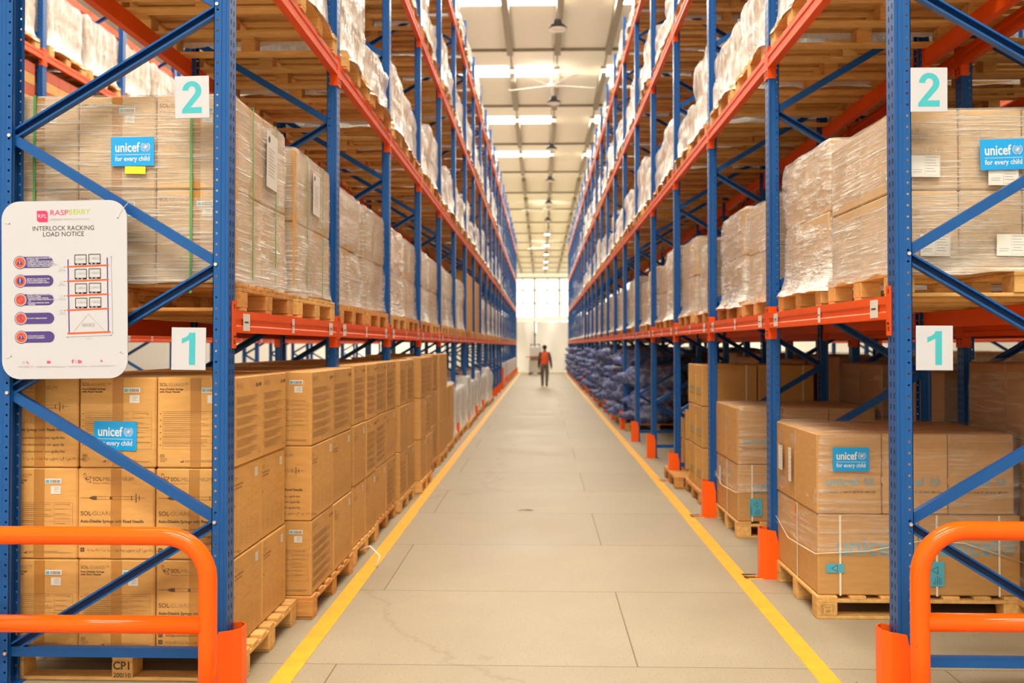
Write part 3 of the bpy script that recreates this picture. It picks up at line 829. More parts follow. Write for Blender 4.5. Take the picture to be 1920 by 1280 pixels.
# ------------------------------------------------------------------ wrapped loads
def film_mesh(name, w_, d, h, seed, amp=.014, flare=.03, pinch=(), k='film', rows=16, n=64, top_amp=.02, drop=.03, taper=0, zb=-.02, pw=.03):
    b = MB(); off = Vector((seed*7.3, seed*3.1, seed*1.7)); per = []
    a, c, r = w_/2, d/2, .03
    # rounded rectangle, corner points kept
    cn = [(a-r, -c+r, -PI/2), (a-r, c-r, 0), (-a+r, c-r, PI/2), (-a+r, -c+r, PI)]
    for q in range(4):
        cx, cy, a0 = cn[q]
        for j in range(4): t = a0+PI/2*j/3; per.append((cx+r*math.cos(t), cy+r*math.sin(t), math.cos(t), math.sin(t)))
        nx_, ny_, na = cn[(q+1) % 4]; t = a0+PI/2
        ex, ey = cx+r*math.cos(t), cy+r*math.sin(t); fx, fy = nx_+r*math.cos(na), ny_+r*math.sin(na)
        m_ = n//4-4
        for j in range(1, m_): per.append((ex+(fx-ex)*j/m_, ey+(fy-ey)*j/m_, math.cos(t), math.sin(t)))
    N = len(per); rows_ = []
    for i in range(rows+1):
        t = i/rows; z = zb+(h-zb)*t; ring = []
        for (px, py, nx_, ny_) in per:
            o = noise.noise(Vector((px*2.2, py*2.2, z*2.6))+off)*amp+noise.noise(Vector((px*7, py*7, z*5))+off)*amp*.5
            o += .006
            if t < .18: o += flare*(1-t/.18)**2*(1+.5*noise.noise(Vector((px*6, py*6, 0))+off))
            for pz in pinch: o -= pw*math.exp(-((z-pz)/.05)**2)*(.5+.8*max(0, noise.noise(Vector((px*3, py*3, 1))+off)))
            if t > .86: o -= drop*((t-.86)/.14)**2
            o -= taper*t
            zz = z+(top_amp*noise.noise(Vector((px*3, py*3, 5))+off) if t > .8 else 0)
            if i == 0: zz += .025*noise.noise(Vector((px*5, py*5, 9))+off)
            ring.append((px+nx_*o, py+ny_*o, zz))
        rows_.append(ring)
    for q, f_ in enumerate((.93, .6, .25)):
        ring = []
        for (x, y, z) in rows_[rows]: ring.append((x*f_, y*f_, z+.008+top_amp*.6*noise.noise(Vector((x*f_*3, y*f_*3, 7))+off)))
        rows_.append(ring)
    vs = [p for r_ in rows_ for p in r_]; fs = []
    for i in range(len(rows_)-1):
        for j in range(N): fs.append((i*N+j, i*N+(j+1) % N, (i+1)*N+(j+1) % N, (i+1)*N+j))
    fs.append(tuple((len(rows_)-1)*N+j for j in range(N)))
    b.raw(vs, fs, k); return b.mesh(name, smooth=True)
def blocks_mesh(w_, d, h, nx, ny, nz, k, jit=.006, seed=1):
    def mk():
        rr = random.Random(seed); b = MB()
        for a in range(nx):
            for c in range(ny):
                for t in range(nz):
                    x0 = -w_/2+a*w_/nx; y0 = -d/2+c*d/ny; z0 = t*h/nz
                    j1, j2 = rr.uniform(-jit, jit), rr.uniform(-jit, jit)
                    b.cbox(x0+.003+j1, x0+w_/nx-.003+j1, y0+.003+j2, y0+d/ny-.003+j2, z0+.001, z0+h/nz-.001, k, .008)
        return b.mesh('carton_stack')
    return cached(('blk', w_, d, h, nx, ny, nz, k, seed), mk)
HEIGHTS = {1: [.89, .88, .87, .89, .88], 2: [.55, .78, .42, .68, .60], 3: [.62, .42, .74, .55, .8], 4: [.5, .7, .4, .62, .55]}
def load_variant(side, lvl, v):
    """inner stack mesh and film mesh of a generic load"""
    if lvl == 1 and side == 'right': h = [.80, .84, .72, .78, .66][v]
    else: h = HEIGHTS[lvl][v]
    milky = lvl > 1
    inner = blocks_mesh(1.07, .90, h-.045, 3, 2, 2, 'card_pale', seed=v) if milky else blocks_mesh(1.10, .93, h, 3, 2, 2, 'card_pale', seed=v)
    kk = 'film_milky' if milky else ('film_slant' if v % 2 else 'film')
    fm = cached(('film', side == 'right' and lvl == 1, lvl > 1, v, h), lambda: film_mesh('stretch_film', 1.12, .95, h+.012, v+lvl*5, .032 if milky else .02,
                 (.07 if side == 'right' else .05) if (milky or side == 'right') else .02, (h*.5,) if not milky else (h*.55,), kk, top_amp=.05 if milky else .015, drop=.05 if milky else .02, taper=.0,
                 zb=-.04 if side == 'right' or milky else .0))
    return inner, fm, h
LV = ['ground', 'first', 'second', 'third', 'fourth']
def paper_sheet():
    b = MB(); b.box(-.10, .10, 0, .001, -.15, .15, 'paper'); smalltype(b, -.07, .07, -.10, .06, 9, 'paper_grey', .004, -.0008); b.disc(-.06, .11, .018, 'barcode', -.0008); return b.mesh('shipping_sheet')
def generic_load(x, y, z, side, lvl, v, label, group, detail=False):
    LCOUNT[0] += 1
    inner, fm, h = load_variant(side, lvl, v)
    rz = random.uniform(-.015, .015)+(PI if v == 3 else 0)
    o = tag(ob('wrapped_load', inner, None, (x, y, z), (0, 0, rz)), label, 'wrapped load', group)
    ob('stretch_film', fm, o)
    return o

# detailed cartons-under-film load used where the camera is close
def straps(root, w_, d, h, ys, k='green', wdt=.014, xs=()):
    for yy in ys:
        b = MB()
        for xx in (-w_/2-.004, w_/2+.002): b.box(xx, xx+.002, yy-wdt/2, yy+wdt/2, -.05, h, k)
        b.box(-w_/2-.004, w_/2+.004, yy-wdt/2, yy+wdt/2, h, h+.002, k)
        ob('strap', b.mesh('strap'), root)
    for xx in xs:
        b = MB()
        for yy in (-d/2-.004, d/2+.002): b.box(xx-wdt/2, xx+wdt/2, yy, yy+.002, -.05, h, k)
        b.box(xx-wdt/2, xx+wdt/2, -d/2-.004, d/2+.004, h, h+.002, k)
        ob('strap', b.mesh('strap'), root)
def near_load(x, y, z, label, w_, d, tiers, nx, ny, k='card_pale', group=None, side=-1, filmk='film', seed=1, flare=.02, faces=None, zb=0, rz=0, amp=.010, pw=.02):
    root = thing('wrapped_load', label, 'wrapped load', (x, y, z), rz, group)
    h = sum(tiers); zz = 0
    for t, th in enumerate(tiers):
        for a in range(nx if isinstance(nx, int) else nx[t]):
            nxx = nx if isinstance(nx, int) else nx[t]
            for c in range(ny):
                cx = -w_/2+(a+.5)*w_/nxx; cy = -d/2+(c+.5)*d/ny
                co = ob('carton', carton_mesh(round(w_/nxx-.005, 4), round(d/ny-.005, 4), round(th-.003, 4), k), root, (cx, cy, zz))
                if faces: faces(co, t, a, c, w_/nxx-.005, d/ny-.005, th)
        zz += th
    pin = []; zz = 0
    for th in tiers[:-1]: zz += th; pin.append(zz)
    ob('stretch_film', film_mesh('stretch_film', w_+.004, d+.004, h+.006, seed, amp, flare, pin, filmk, rows=26, n=112, top_amp=.006, drop=.01, zb=zb, pw=pw), root)
    return root, h

# level pallets and their loads
def slots(y0, i): return (y0+i*P+.10+.575, y0+i*P+.10+1.685)
def slot_name(side, lvl, bay, j): return '%s %s shelf, %s bay, %s half' % (side, LV[lvl], ORD[bay], ('nearer', 'farther')[j])
PZ = [0]+[t for t in TOPS]
PZR = [0]+[t for t in TOPS_R]
def faces_left(co, t, a, c, w_, d, h):
    if c == 0:
        b = cached('plainprint', lambda: None)
        def mk():
            b = MB(); b.text('SOL', -w_/2+.015, h-.05, .026, 'print', align='LEFT'); b.text('-GUARD', -w_/2+.06, h-.05, .026, 'print_soft', align='LEFT')
            b.text('Auto-Disable Syringe', -w_/2+.015, h-.078, .018, 'print_soft', align='LEFT'); b.text('with Fixed Needle', -w_/2+.015, h-.097, .018, 'print_soft', align='LEFT')
            smalltype(b, -w_/2+.015, -.05, .05, .08, 2); return b.mesh('printed_face')
        if a > 0 : ob('printed_face', cached('fl%.3f' % h, mk), co, (0, -d/2-.0012, 0))
        ob('barcode_sticker', cached('bs', barcode_sticker), co, (.05, -d/2-.0022, h-.07), (0, 0, 0), (2, 1, 2.2))
        ob('tape', tape_mesh(round(h-.01, 3)), co, (0, -d/2-.0002, .004))
l1, h1 = near_load(-2.06, LY+.62, TOPS[0]+PH, 'film-wrapped cartons with blue sticker and yellow note, front left, first shelf', 1.15, .93, (.455, .455), 3, 2,
          'card_pale', 'wrapped loads on the racks', -1, 'film', 3, .012, faces_left, zb=.0)
s_ = ob('blue_sticker', cached('us', unicef_sticker), l1, (.087, -.487, .635), (0, math.radians(-.6), 0))
b = MB(); b.box(-.05, .05, 0, .001, -.018, .018, 'yellow_note'); ob('yellow_note', b.mesh('yellow_note'), l1, (.10, -.486, .545), (0, .02, 0))
straps(l1, 1.17, .95, .912, (-.2, .22), 'green', .012, (-.40, .37))
ob('shipping_sheet', cached('ps', paper_sheet), l1, (.592, .13, .70), (0, .03, PI/2), (1, 1, 1))
b = MB(); b.box(0, .012, -.03, .03, 0, .87, 'card'); ob('edge_board', b.mesh('edge_board'), l1, (.566, -.44, 0))
for (yy, sd, lb_, hh) in ((LY+1.76, 5, 'film-wrapped cartons with green straps and a paper sheet, second on the left first shelf', .445),):
    l2, _ = near_load(-2.06, yy, TOPS[0]+PH, lb_, 1.15, .96, (hh, hh), 3, 2, 'card_pale', 'wrapped loads on the racks', -1, 'film', sd, .015)
    straps(l2, 1.17, .98, .892, (-.2, .22), 'green', .010)
    ob('shipping_sheet', cached('ps', paper_sheet), l2, (.592, .02, .68), (0, .02, PI/2), (.9, 1, .9))
    b = MB(); b.box(0, .012, -.03, .03, 0, .87, 'card'); ob('edge_board', b.mesh('edge_board'), l2, (.566, -.455, 0))
def faces_right(co, t, a, c, w_, d, h):
    if c == 0:
        def mk():
            b = MB()
            for i in range(3): b.text(('PO: 43', 'KN95', 'CN: 2402')[i], -w_/2+.05, h-.10-.02*i, .02, 'print_soft', align='LEFT')
            for i in range(3): b.arc(-.02+i*.04, h-.19, .010, .002, 'print_soft', n=8)
            return b.mesh('printed_face')
        ob('printed_face', cached('fr%.3f%.3f' % (w_, h), mk), co, (0, -d/2-.0012, 0))
def paper_label(wd=.13, hd=.09):
    b = MB(); b.box(-wd/2, wd/2, 0, .001, -hd/2, hd/2, 'paper'); smalltype(b, .004, wd/2-.006, -hd/2+.012, hd/2-.008, 6, 'paper_grey', .0018, -.0008); smalltype(b, -wd/2+.01, -.012, -hd/2+.012, -hd/2+.03, 2, 'paper_grey', .0016, -.0008)
    frame2(b, -.001, -hd/2+.008, wd/2-.004, hd/2-.004, .0007, 'paper_grey'); b.v = [(x, -.0008 if y == 0 and i_ >= 8 else y, z) for i_, (x, y, z) in enumerate(b.v)]; return b.mesh('paper_label')
r1, _ = near_load(RX+.045+.6, RY+.66, TOPS_R[0]+PH, 'film-wrapped tan cartons with blue sticker, front right, first shelf', 1.16, .98, (.36, .375), (4, 4), 2,
          'card_pale', 'wrapped loads on the racks', 1, 'film', 9, .045, faces_right, zb=-.03, amp=.012, pw=.03)
# four columns across, only wide ones read at the front
ob('blue_sticker', cached('us', unicef_sticker), r1, (-.105, -.525, .515), (0, math.radians(-1.5), 0), (1, 1, 1))
for (u, v) in ((-.455, .465), (-.41, .10), (-.065, .10), (-.10, .425)): ob('paper_label', cached('pl', paper_label), r1, (u, -.515, v), (0, random.uniform(-.02, .02), 0), (1.05, 1, 1.1))
# generic loads and the pallets beneath, near runs
for side, s, xa, y0 in (('left', -1, LX, LY), ('right', 1, RX, RY)):
    for lvl in (1, 2, 3, 4):
        for i in range(NB):
            for j, yc in enumerate(slots(y0, i)):
                z = PZ[lvl] if s < 0 else PZR[lvl]
                xc = xa+s*(.02+.6+(.0 if lvl == 1 else random.uniform(-.05, .0)))
                if side == 'right' and lvl == 1 : xc = xa+.045+.6+random.uniform(-.01, .02)
                if side == 'left' and lvl == 1: xc = -2.06+.0-(.0)
                yj = yc+(random.uniform(-.02, .02) if i or j else -.03*(side == 'right'))
                sn = slot_name(side, lvl, i, j)
                close = (i == 0 and lvl <= 2)
                pallet(xc, yj, z, 'wooden pallet on the '+sn, 1.2, 1.0, 0, None, parts=close, group='pallets on the rack shelves')
                if lvl == 1 and i == 0 and (side == 'left' or j == 0): continue
                if lvl == 2 and i == 0 and j == 0 and side == 'left': pass
                v = (i*2+j+lvl*2+(3 if side == 'right' else 0)) % 5
                if side == 'left' and lvl == 1 and i >= 6 and i < 8:
                    LCOUNT[0] += 1
                    tag(ob('carton_load', blocks_mesh(1.12, .95, 1.18, 2, 2, 2, 'card', seed=i), None, (xc, yj, z+PH), (0, 0, random.uniform(-.01, .01))),
                        'tall bare brown cartons, '+sn, 'carton load', 'unwrapped carton loads on the left shelf'); continue
                looks = ('whitish film-wrapped load, ', 'clear film-wrapped load, ')[0 if lvl > 1 else 1]
                generic_load(xc, yj, z+PH, side, lvl, v, looks+sn, 'wrapped loads on the racks')
# far runs: as many individuals as the limit lets, then the rest as one object
rest_p = []; rest_l = []
order = []
for i in range(FB):
    for side, s, xa, y0 in (('left', -1, LX, FY_L), ('right', 1, RX, FY_R)):
        for lvl in (1, 2, 3, 4):
            for j, yc in enumerate(slots(y0, i)): order.append((i, side, s, xa, lvl, j, yc))
for (i, side, s, xa, lvl, j, yc) in order:
    xc = xa+s*.62; z = (PZ if s < 0 else PZR)[lvl]; v = (i*2+j+lvl*2) % 5
    sn = 'far %s run, %s shelf, %s bay, %s half' % (side, LV[lvl], ORD[i], ('nearer', 'farther')[j])
    if i < 3:
        pallet(xc, yc, z, 'small distant pallet on the '+sn, group='pallets on the rack shelves')
        generic_load(xc, yc, z+PH, side, lvl, v, 'distant wrapped load on the '+sn, 'wrapped loads on the racks')
    else:
        rest_p.append((xc, yc, z)); rest_l.append((xc, yc, z+PH, side, lvl, v))
b = MB()
for (x, y, z) in rest_p:
    for _, bx in pallet_pieces(1.2, 1.0, 0): b.box(bx[0]+x, bx[1]+x, bx[2]+y, bx[3]+y, bx[4]+z, bx[5]+z, 'wood')
tag(ob('wooden_pallets', b.mesh('wooden_pallets')), 'the farthest wooden pallets on the shelves at the end of the aisle', 'pallets', None, 'stuff')
b = MB()
for (x, y, z, side, lvl, v) in rest_l:
    _, fm, h = load_variant(side, lvl, v)
    b.box(x-.54, x+.54, y-.45, y+.45, z, z+h, 'card_pale')
    b.raw([(q.co.x+x, q.co.y+y, q.co.z+z) for q in fm.vertices], [tuple(p.vertices) for p in fm.polygons], fm.materials[0].name == 'x' or 'film_milky')
tag(ob('wrapped_loads', b.mesh('wrapped_loads', smooth=False)), 'the farthest film-wrapped loads on the shelves at the end of the aisle', 'wrapped loads', None, 'stuff')

# left floor beyond the cartons: white wrapped loads
for i in range(11):
    y = 15.35+i*1.17; xx = -2.0+random.uniform(-.03, .03)
    if y > 34: break
    h = .72 if i % 3 else .86
    pallet(xx, y, 0, 'wooden pallet on the floor under the %s low white load left of the aisle' % ORD[i], group='pallets on the floor')
    o = tag(ob('wrapped_load', blocks_mesh(1.1, .93, h, 2, 2, 1, 'paper', seed=i % 3), None, (xx, y, PH)), 'low white wrapped load on the floor, %s beyond the left brown cartons' % ORD[i], 'wrapped load', 'low white loads on the floor')
    ob('stretch_film', cached(('lowfilm', h), lambda: film_mesh('stretch_film', 1.12, .95, h+.01, 31, .03, .03, (), 'film_milky')), o)
for i in range(13):
    y = 35.9+i*1.17*1.3
    if y > 56: break
    pallet(-2.0, y, 0, 'wooden pallet on the floor of the far left rack run, %s along' % ORD[i], group='pallets on the floor')
    tag(ob('wrapped_load', blocks_mesh(1.1, .93, .8, 2, 2, 1, 'paper', seed=i % 3), None, (-2.0, y, PH)), 'pale load on the floor of the far left rack run, %s along' % ORD[i], 'wrapped load', 'pale loads on the floor, far left run')

# ------------------------------------------------------------------ right floor: wrapped unicef loads
def uface(w_, h, big, inv):
    def mk():
        b = MB()
        if big:
            b.text('unicef', -.02*w_, h*.60, .16, 'print_blue', 0, 'CENTER', .002, wid=w_*.60)
            emblem(b, w_*.38, h*.61, .055, 'print_blue')
            return b.mesh('printed_face')
        b.text('unicef', -.045, h*.40, .07, 'print_blue', 0, 'CENTER', .0012, wid=w_*.52); emblem(b, w_*.30, h*.41, .034, 'print_blue')
        n0 = len(b.v)
        b.text('FROM UNICEF SUPPLY DIVISION', 0, 0, .018, 'print', 0, 'CENTER', .0004, wid=w_*.80)
        b.v[n0:] = [(-x, y, h*.28-z) for x, y, z in b.v[n0:]]
        return b.mesh('printed_face')
    return cached(('uf', w_, h, big), mk)
def tri_label(wd, hd, rot=False):
    b = MB(); b.box(-wd/2, wd/2, 0, .001, -hd/2, hd/2, 'lightblue')
    u, v = (-.0, hd/2-.05) if hd > wd else (.0, 0)
    p = [(u-.022, v), (u+.014, v+.021), (u+.014, v-.021)]
    for i in range(3): b.line(*p[i], *p[(i+1) % 3], .003, 'barcode', -.0006)
    if hd > wd:
        for i, u_ in enumerate((-.045, -.037, -.010, .0, .010, .020, .03)): b.rect(u_, -hd/2+.01, u_+.003, -hd/2+(.09, .07, .03, .05, .06, .055, .05)[i], 'barcode', -.0006)
    return b.mesh('blue_label')
def ufaces(co, t, a, c, w_, d, h):
    if c == 0: ob('printed_face', uface(round(w_, 3), round(h, 3), t == 0, False), co, (0, -d/2-.0015, 0))
    if a == 0 and t == 1 and c == 0:
        pass
TIER = (.475, .475)
UC = [((RX+.038), 5.68, 0), ((RX+.05), 8.03, 1)]
for n_, (x0, y0, q) in enumerate(UC):
    lb = ('film-wrapped brown relief cartons with blue sticker on the floor, front right', 'film-wrapped brown relief cartons on the floor, second right bay, blue label')[n_]
    pq = pallet(x0+.60, y0+.48, 0, ('wooden pallet under the front right floor load', 'wooden pallet under the second right floor load')[n_], .98, 1.2, 3, 'wood', parts=True, j=0, rz=PI/2)
    root = thing('wrapped_load', lb, 'wrapped load', (x0+.60, y0+.485, PH))
    zz = 0
    for t in range(2):
        nx_ = (2, 3)[t]; ny_ = (1, 2)[t]; ww = (1.18, 1.15)[t]; dd = .96; sh = (.0, -.02)[t]
        for a in range(nx_):
            for c in range(ny_):
                cw, cd = round(ww/nx_-.005, 4), round(dd/ny_-.005, 4)
                co = ob('carton', carton_mesh(cw, cd, .472, 'card_unicef'), root, (sh-ww/2+(a+.5)*ww/nx_, -dd/2+(c+.5)*dd/ny_, zz))
                if c == 0:
                    ob('printed_face', uface(cw, .472, t == 0, False), co, (0, -cd/2-.0015, 0))
                    if t == 1:
                        b = MB(); b.disc(0, 0, .04, 'card', 0, ru=.028)
                        if a > 0: ob('hand_hole', cached('hh', lambda: b.mesh('hand_hole')), co, (-cw/2+.02, -cd/2-.001, .2))
        zz += .475
    # white bands on the lower cartons
    for a in (-.46, .10, .46) if n_ == 0 else (-.47, .40):
        b = MB(); b.box(a-.006, a+.006, -.486, -.484, -.0, .472, 'white_strap'); ob('strap', b.mesh('strap'), root)
    b = MB(); b.box(-.594, -.592, -.05, -.038, 0, .472, 'white_strap'); ob('strap', b.mesh('strap'), root)
    if n_ == 0:
        ob('blue_sticker', cached('us', unicef_sticker), root, (-.40, -.502, .80), (0, 0, 0))
        ob('blue_label', cached('tl1', lambda: tri_label(.105, .052)), root, (-.49, -.487, .16))
        ob('blue_label', cached('tl2', lambda: tri_label(.105, .145)), root, (.09, -.487, .13))
        b = MB(); b.poly2([(0, 0), (.05, .02), (.07, -.10), (.03, -.12), (.02, -.04)], 'orange_tape'); ob('orange_tag', b.mesh('orange_tag'), root, (-.594, .04, .44), (0, 0, -PI/2))
        for yy, zz2, sz in ((.30, .72, (.8, 1, 1.8)), (.06, .70, (.5, 1, 2.4))):
            ob('paper_label', cached('pl', paper_label), root, (-.612, yy, zz2), (0, 0, -PI/2), sz)
    else:
        ob('blue_label', cached('tl2', lambda: tri_label(.105, .145)), root, (-.44, -.487, .12))
        ob('paper_label', cached('pl', paper_label), root, (-.61, .2, .30), (0, 0, -PI/2), (.6, 1, 1.8))
    if n_ == 0:
        b = MB(); frame2(b, -.034, -.03, .034, .028, .0015, 'print'); b.text('HT', .006, -.012, .022, 'print'); b.text('PK-062', .004, .014, .013, 'print')
        for v_ in (-.02, -.008, .004, .016): b.rect(-.028, v_, -.022, v_+.006, 'print')
        bk = [c for c in pq.children if c.name.startswith('block') and c.data.vertices[0].co.x < -.3 and c.data.vertices[0].co.y > .4][0]
        ob('stamped_mark', b.mesh('stamped_mark'), bk, (-.4905, .54, .056), (0, 0, -PI/2))
    b = MB(); pth = [(-.60, .49, .30), (-.612, .1, .22), (-.606, -.488, .245), (-.3, -.503, .265), (0, -.503, .325), (.25, -.503, .315), (.60, -.498, .20)]
    b.tube(pth, .0028, 'white_strap', 6); ob('film_edge', b.mesh('film_edge', True), root)
    # film only round the upper tier and over the rim of the lower one
    ob('stretch_film', film_mesh('stretch_film', 1.17, .97, .955, 40+n_, .008, .02, (.475,), 'film_thin', rows=26, n=112, top_amp=.006, drop=.01, zb=.26, pw=.01), root, (0, 0, 0))
# loose cartons in the third right bay
y0 = RY+2*P+.75
pallet(RX+.62, y0+.45, 0, 'wooden pallet under loose brown cartons, third right bay', parts=True, group='pallets on the floor')
n_ = 0
def plain_carton(x, y, z, w_, d, h, label, k='card', group='loose cartons in the third right bay'):
    c = tag(ob('carton', carton_mesh(w_, d, h, k), None, (x, y, z), (0, 0, random.uniform(-.012, .012))), label, 'carton', group); return c
for t in range(3):
    for j in range(2):
        for i in range(2):
            h = .425
            c = plain_carton(RX+.05+.28+i*.57, y0+.22+j*.44, PH+t*h, .56, .43, h-.004,
                'relief carton in the third right bay, %s row, %s, %s' % (ROW[t], ('aisle side', 'inner side')[i], ('nearer', 'farther')[j]), 'card')
            ob('printed_face', uface(.42, .42, False, False), c, (-.282, 0, 0), (0, 0, -PI/2))
            if i == 0:
                b = MB(); b.box(-.012, .012, -.001, 0, -.15, .12, 'yellow_note'); ob('yellow_tape', cached('yt', lambda: b.mesh('yellow_tape')), c, (-.283, .12, .2), (0, 0, -PI/2))
            if j == 0:
                for u in (-.18, .17):
                    b = MB(); b.box(u-.006, u+.006, -.2175, -.216, 0, .42, 'white_strap'); ob('strap', cached(('st', u), lambda: b.mesh('strap')), c)
pallet(RX+.52, y0+1.50, 0, 'mostly empty wooden pallet, third right bay, farther one', parts=True, group='pallets on the floor')
for t in range(2):
    for i in range(2):
        plain_carton(RX+.36+i*.50, y0+1.75, PH+t*.36, .48, .36, .355, 'small carton, farther pallet of the third right bay, %s row, %s' % (('lower', 'upper')[t], ('aisle side', 'inner side')[i]))
# behind the first right bay: dim stacks in the second row
for n_, (x, y, hh) in enumerate(((R2X-.62, 5.9, 1.5), (R2X-.62, 7.3, 1.42), (R2X-.62, 8.55, 1.45), (R2X-.62, 9.7, 1.5), (R2X-.62, 10.9, 1.45), (R2X-.62, 12.1, 1.5), (R2X-.62, 13.3, 1.45), (R2X-.62, 14.6, 1.5))):
    pallet(x, y, 0, 'wooden pallet in the shade of the second right row, %s from the front' % ORD[n_], group='pallets of the second right row')
    o = tag(ob('carton_load', blocks_mesh(1.12, 1.0, hh-.14, 2, 2, 3, 'card_shaded', seed=n_ % 3), None, (x, y, PH), (0, 0, .01*n_)), 'dim brown carton stack in the second right row, %s from the front' % ORD[n_], 'carton load', 'carton stacks of the second right row')
    ob('stretch_film', cached(('r2f', hh), lambda: film_mesh('stretch_film', 1.14, 1.02, hh-.13, n_+3, .015, .02, (), 'film_thin')), o)
    ob('paper_label', cached('pl', paper_label), o, (-.25, -.52, .9), (0, .05, 0), (1.2, 1, 2.2)); ob('paper_label', cached('pl', paper_label), o, (.2, -.52, 1.0), (0, -.05, 0), (1.2, 1, 2.2))
for lvl in (1, 2, 3):
    for i in range(6):
        for j, yc in enumerate(slots(RY, i)):
            xc = R2X-.62; z = PZ[lvl]
            sn = '%s shelf of the second right row, %s bay, %s' % (LV[lvl], ORD[i], ('nearer', 'farther')[j])
            pallet(xc, yc, z, 'shaded pallet on the '+sn, group='pallets of the second right row')
            if lvl == 1 or (i+j) % 2 == 0 or lvl == 3: generic_load(xc, yc, z+PH, 'left', 2 if lvl > 1 else 3, (i+j) % 5, 'shaded wrapped load on the '+sn, 'wrapped loads of the second right row')
for i in range(7):
    y = RY+.9+i*P
    tag(ob('carton_load', blocks_mesh(1.9, 1.2, 1.5, 3, 2, 3, 'card_shaded', seed=i % 3), None, (7.1+1.05, y+.9, 0)), 'dim carton stack under the farthest right rack, %s bay' % ORD[i], 'carton load', 'cartons under the farthest right rack')
# rack across the open floor on the left: red-printed cartons and wrapped loads
for i in range(8):
    for j, yc in enumerate(slots(FLY, i)):
        xc = FLX-.6
        for lvl in (2, 3):
            sn = '%s shelf across the left open floor, %s bay, %s' % (LV[lvl], ORD[i], ('nearer', 'farther')[j])
            pallet(xc, yc, PZ[lvl], 'pallet on the '+sn, group='pallets of the rack across the open floor')
            if lvl == 3: generic_load(xc, yc, PZ[3]+PH, 'left', 2, 1, 'wrapped load on the '+sn, 'wrapped loads across the open floor')
            else:
                def mk():
                    b = MB()
                    for t in range(5):
                        for c in range(3):
                            y_a = -.48+c*.32
                            b.cbox(-.55, .55, y_a+.002, y_a+.317, t*.285, t*.285+.14, 'card', .005); b.cbox(-.55, .55, y_a+.002, y_a+.317, t*.285+.14, t*.285+.283, 'card_red', .005)
                    return b.mesh('red_carton_stack')
                tag(ob('carton_load', cached('redst', mk), None, (xc, yc, PZ[2]+PH)), 'red and brown cartons, '+sn, 'carton load', 'red cartons across the open floor')
        if i > 2 and j: 
            tag(ob('carton_load', blocks_mesh(1.1, .9, .8, 2, 2, 2, 'card', seed=i % 3), None, (xc, yc, .0)), 'brown cartons on the floor across the open floor, %s bay' % ORD[i], 'carton load', 'cartons on the floor across the open floor')

# ------------------------------------------------------------------ sacks on the right floor
def sack_mesh(seed, k):
    bm = bmesh.new(); bmesh.ops.create_icosphere(bm, subdivisions=3, radius=1)
    off = Vector((seed*5.1, seed*2.3, 0))
    for v in bm.verts:
        d = v.co.normalized(); q = Vector([math.copysign(abs(c)**.7, c) for c in d])
        r = 1+.30*noise.noise(d*1.6+off)+.22*noise.noise(d*4.0+off)+.10*noise.noise(d*9+off)
        v.co = Vector((q.x*.60*r, q.y*.31*r, q.z*.235*r))
        if d.x < -.80: v.co.x -= .12*(-d.x-.80)/.2; v.co.y *= .55; v.co.z *= .6
    bm.verts.index_update(); b = MB()
    b.raw([v.co[:] for v in bm.verts], [tuple(v.index for v in f.verts) for f in bm.faces], k); bm.free()
    return b.mesh('sack', smooth=True)
def rope_mesh():
    b = MB(); pts = [(-.58+.0*math.cos(t), .10*math.cos(t), .07*math.sin(t)) for t in [2*PI*j/12 for j in range(13)]]
    b.tube(pts, .016, 'sack_tie', 6); b.tube([(-.6, .05, .03), (-.68, .10, -.02), (-.72, .08, -.10)], .012, 'sack_tie', 6); return b.mesh('rope_tie')
sy = 18.0; n_ = 0
while sy < 56:
    if sy < 34:
        pallet(RX+.60, sy+.5, 0, 'wooden pallet under blue-grey sacks, %s of the right floor' % ORD[int((sy-18)/1.18)], group='pallets on the floor') if True else None
    rows = 4 if int(sy) % 3 else 3
    for t in range(rows):
        for j in range(2):
            n_ += 1
            o = ob('sack', cached(('sack', n_ % 5, False), lambda: sack_mesh(n_ % 5, 'sack')), None,
                   (RX+.66+random.uniform(-.12, .06), sy+.28+j*.54, PH+.20+t*.34), (random.uniform(-.12, .12), random.uniform(-.15, .15), random.uniform(-.2, .2)), (1.05, 1.0, .95))
            lb = 'blue-grey sack on the right floor, %s heap along, %s layer up, %s' % (ORD[min(22, int((sy-18)/1.18))], ORD[t], ('near', 'far')[j]) if sy < 40 else 'small blue-grey sack in the distant heap on the right floor'
            tag(o, lb, 'sack', 'blue-grey sacks heaped on the right floor' if sy < 40 else 'distant sacks at the far end of the right rack')
            if sy < 40: ob('rope_tie', cached('rope', rope_mesh), o)
    sy += 1.18
for i in range(10):
    for t in range(3):
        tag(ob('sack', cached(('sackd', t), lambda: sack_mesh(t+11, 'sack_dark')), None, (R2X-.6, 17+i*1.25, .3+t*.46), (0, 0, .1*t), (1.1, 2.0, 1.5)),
            'large black sack in the dark second right row, %s pile, %s layer' % (ORD[i], ROW[t]), 'sack', 'black sacks of the second right row')

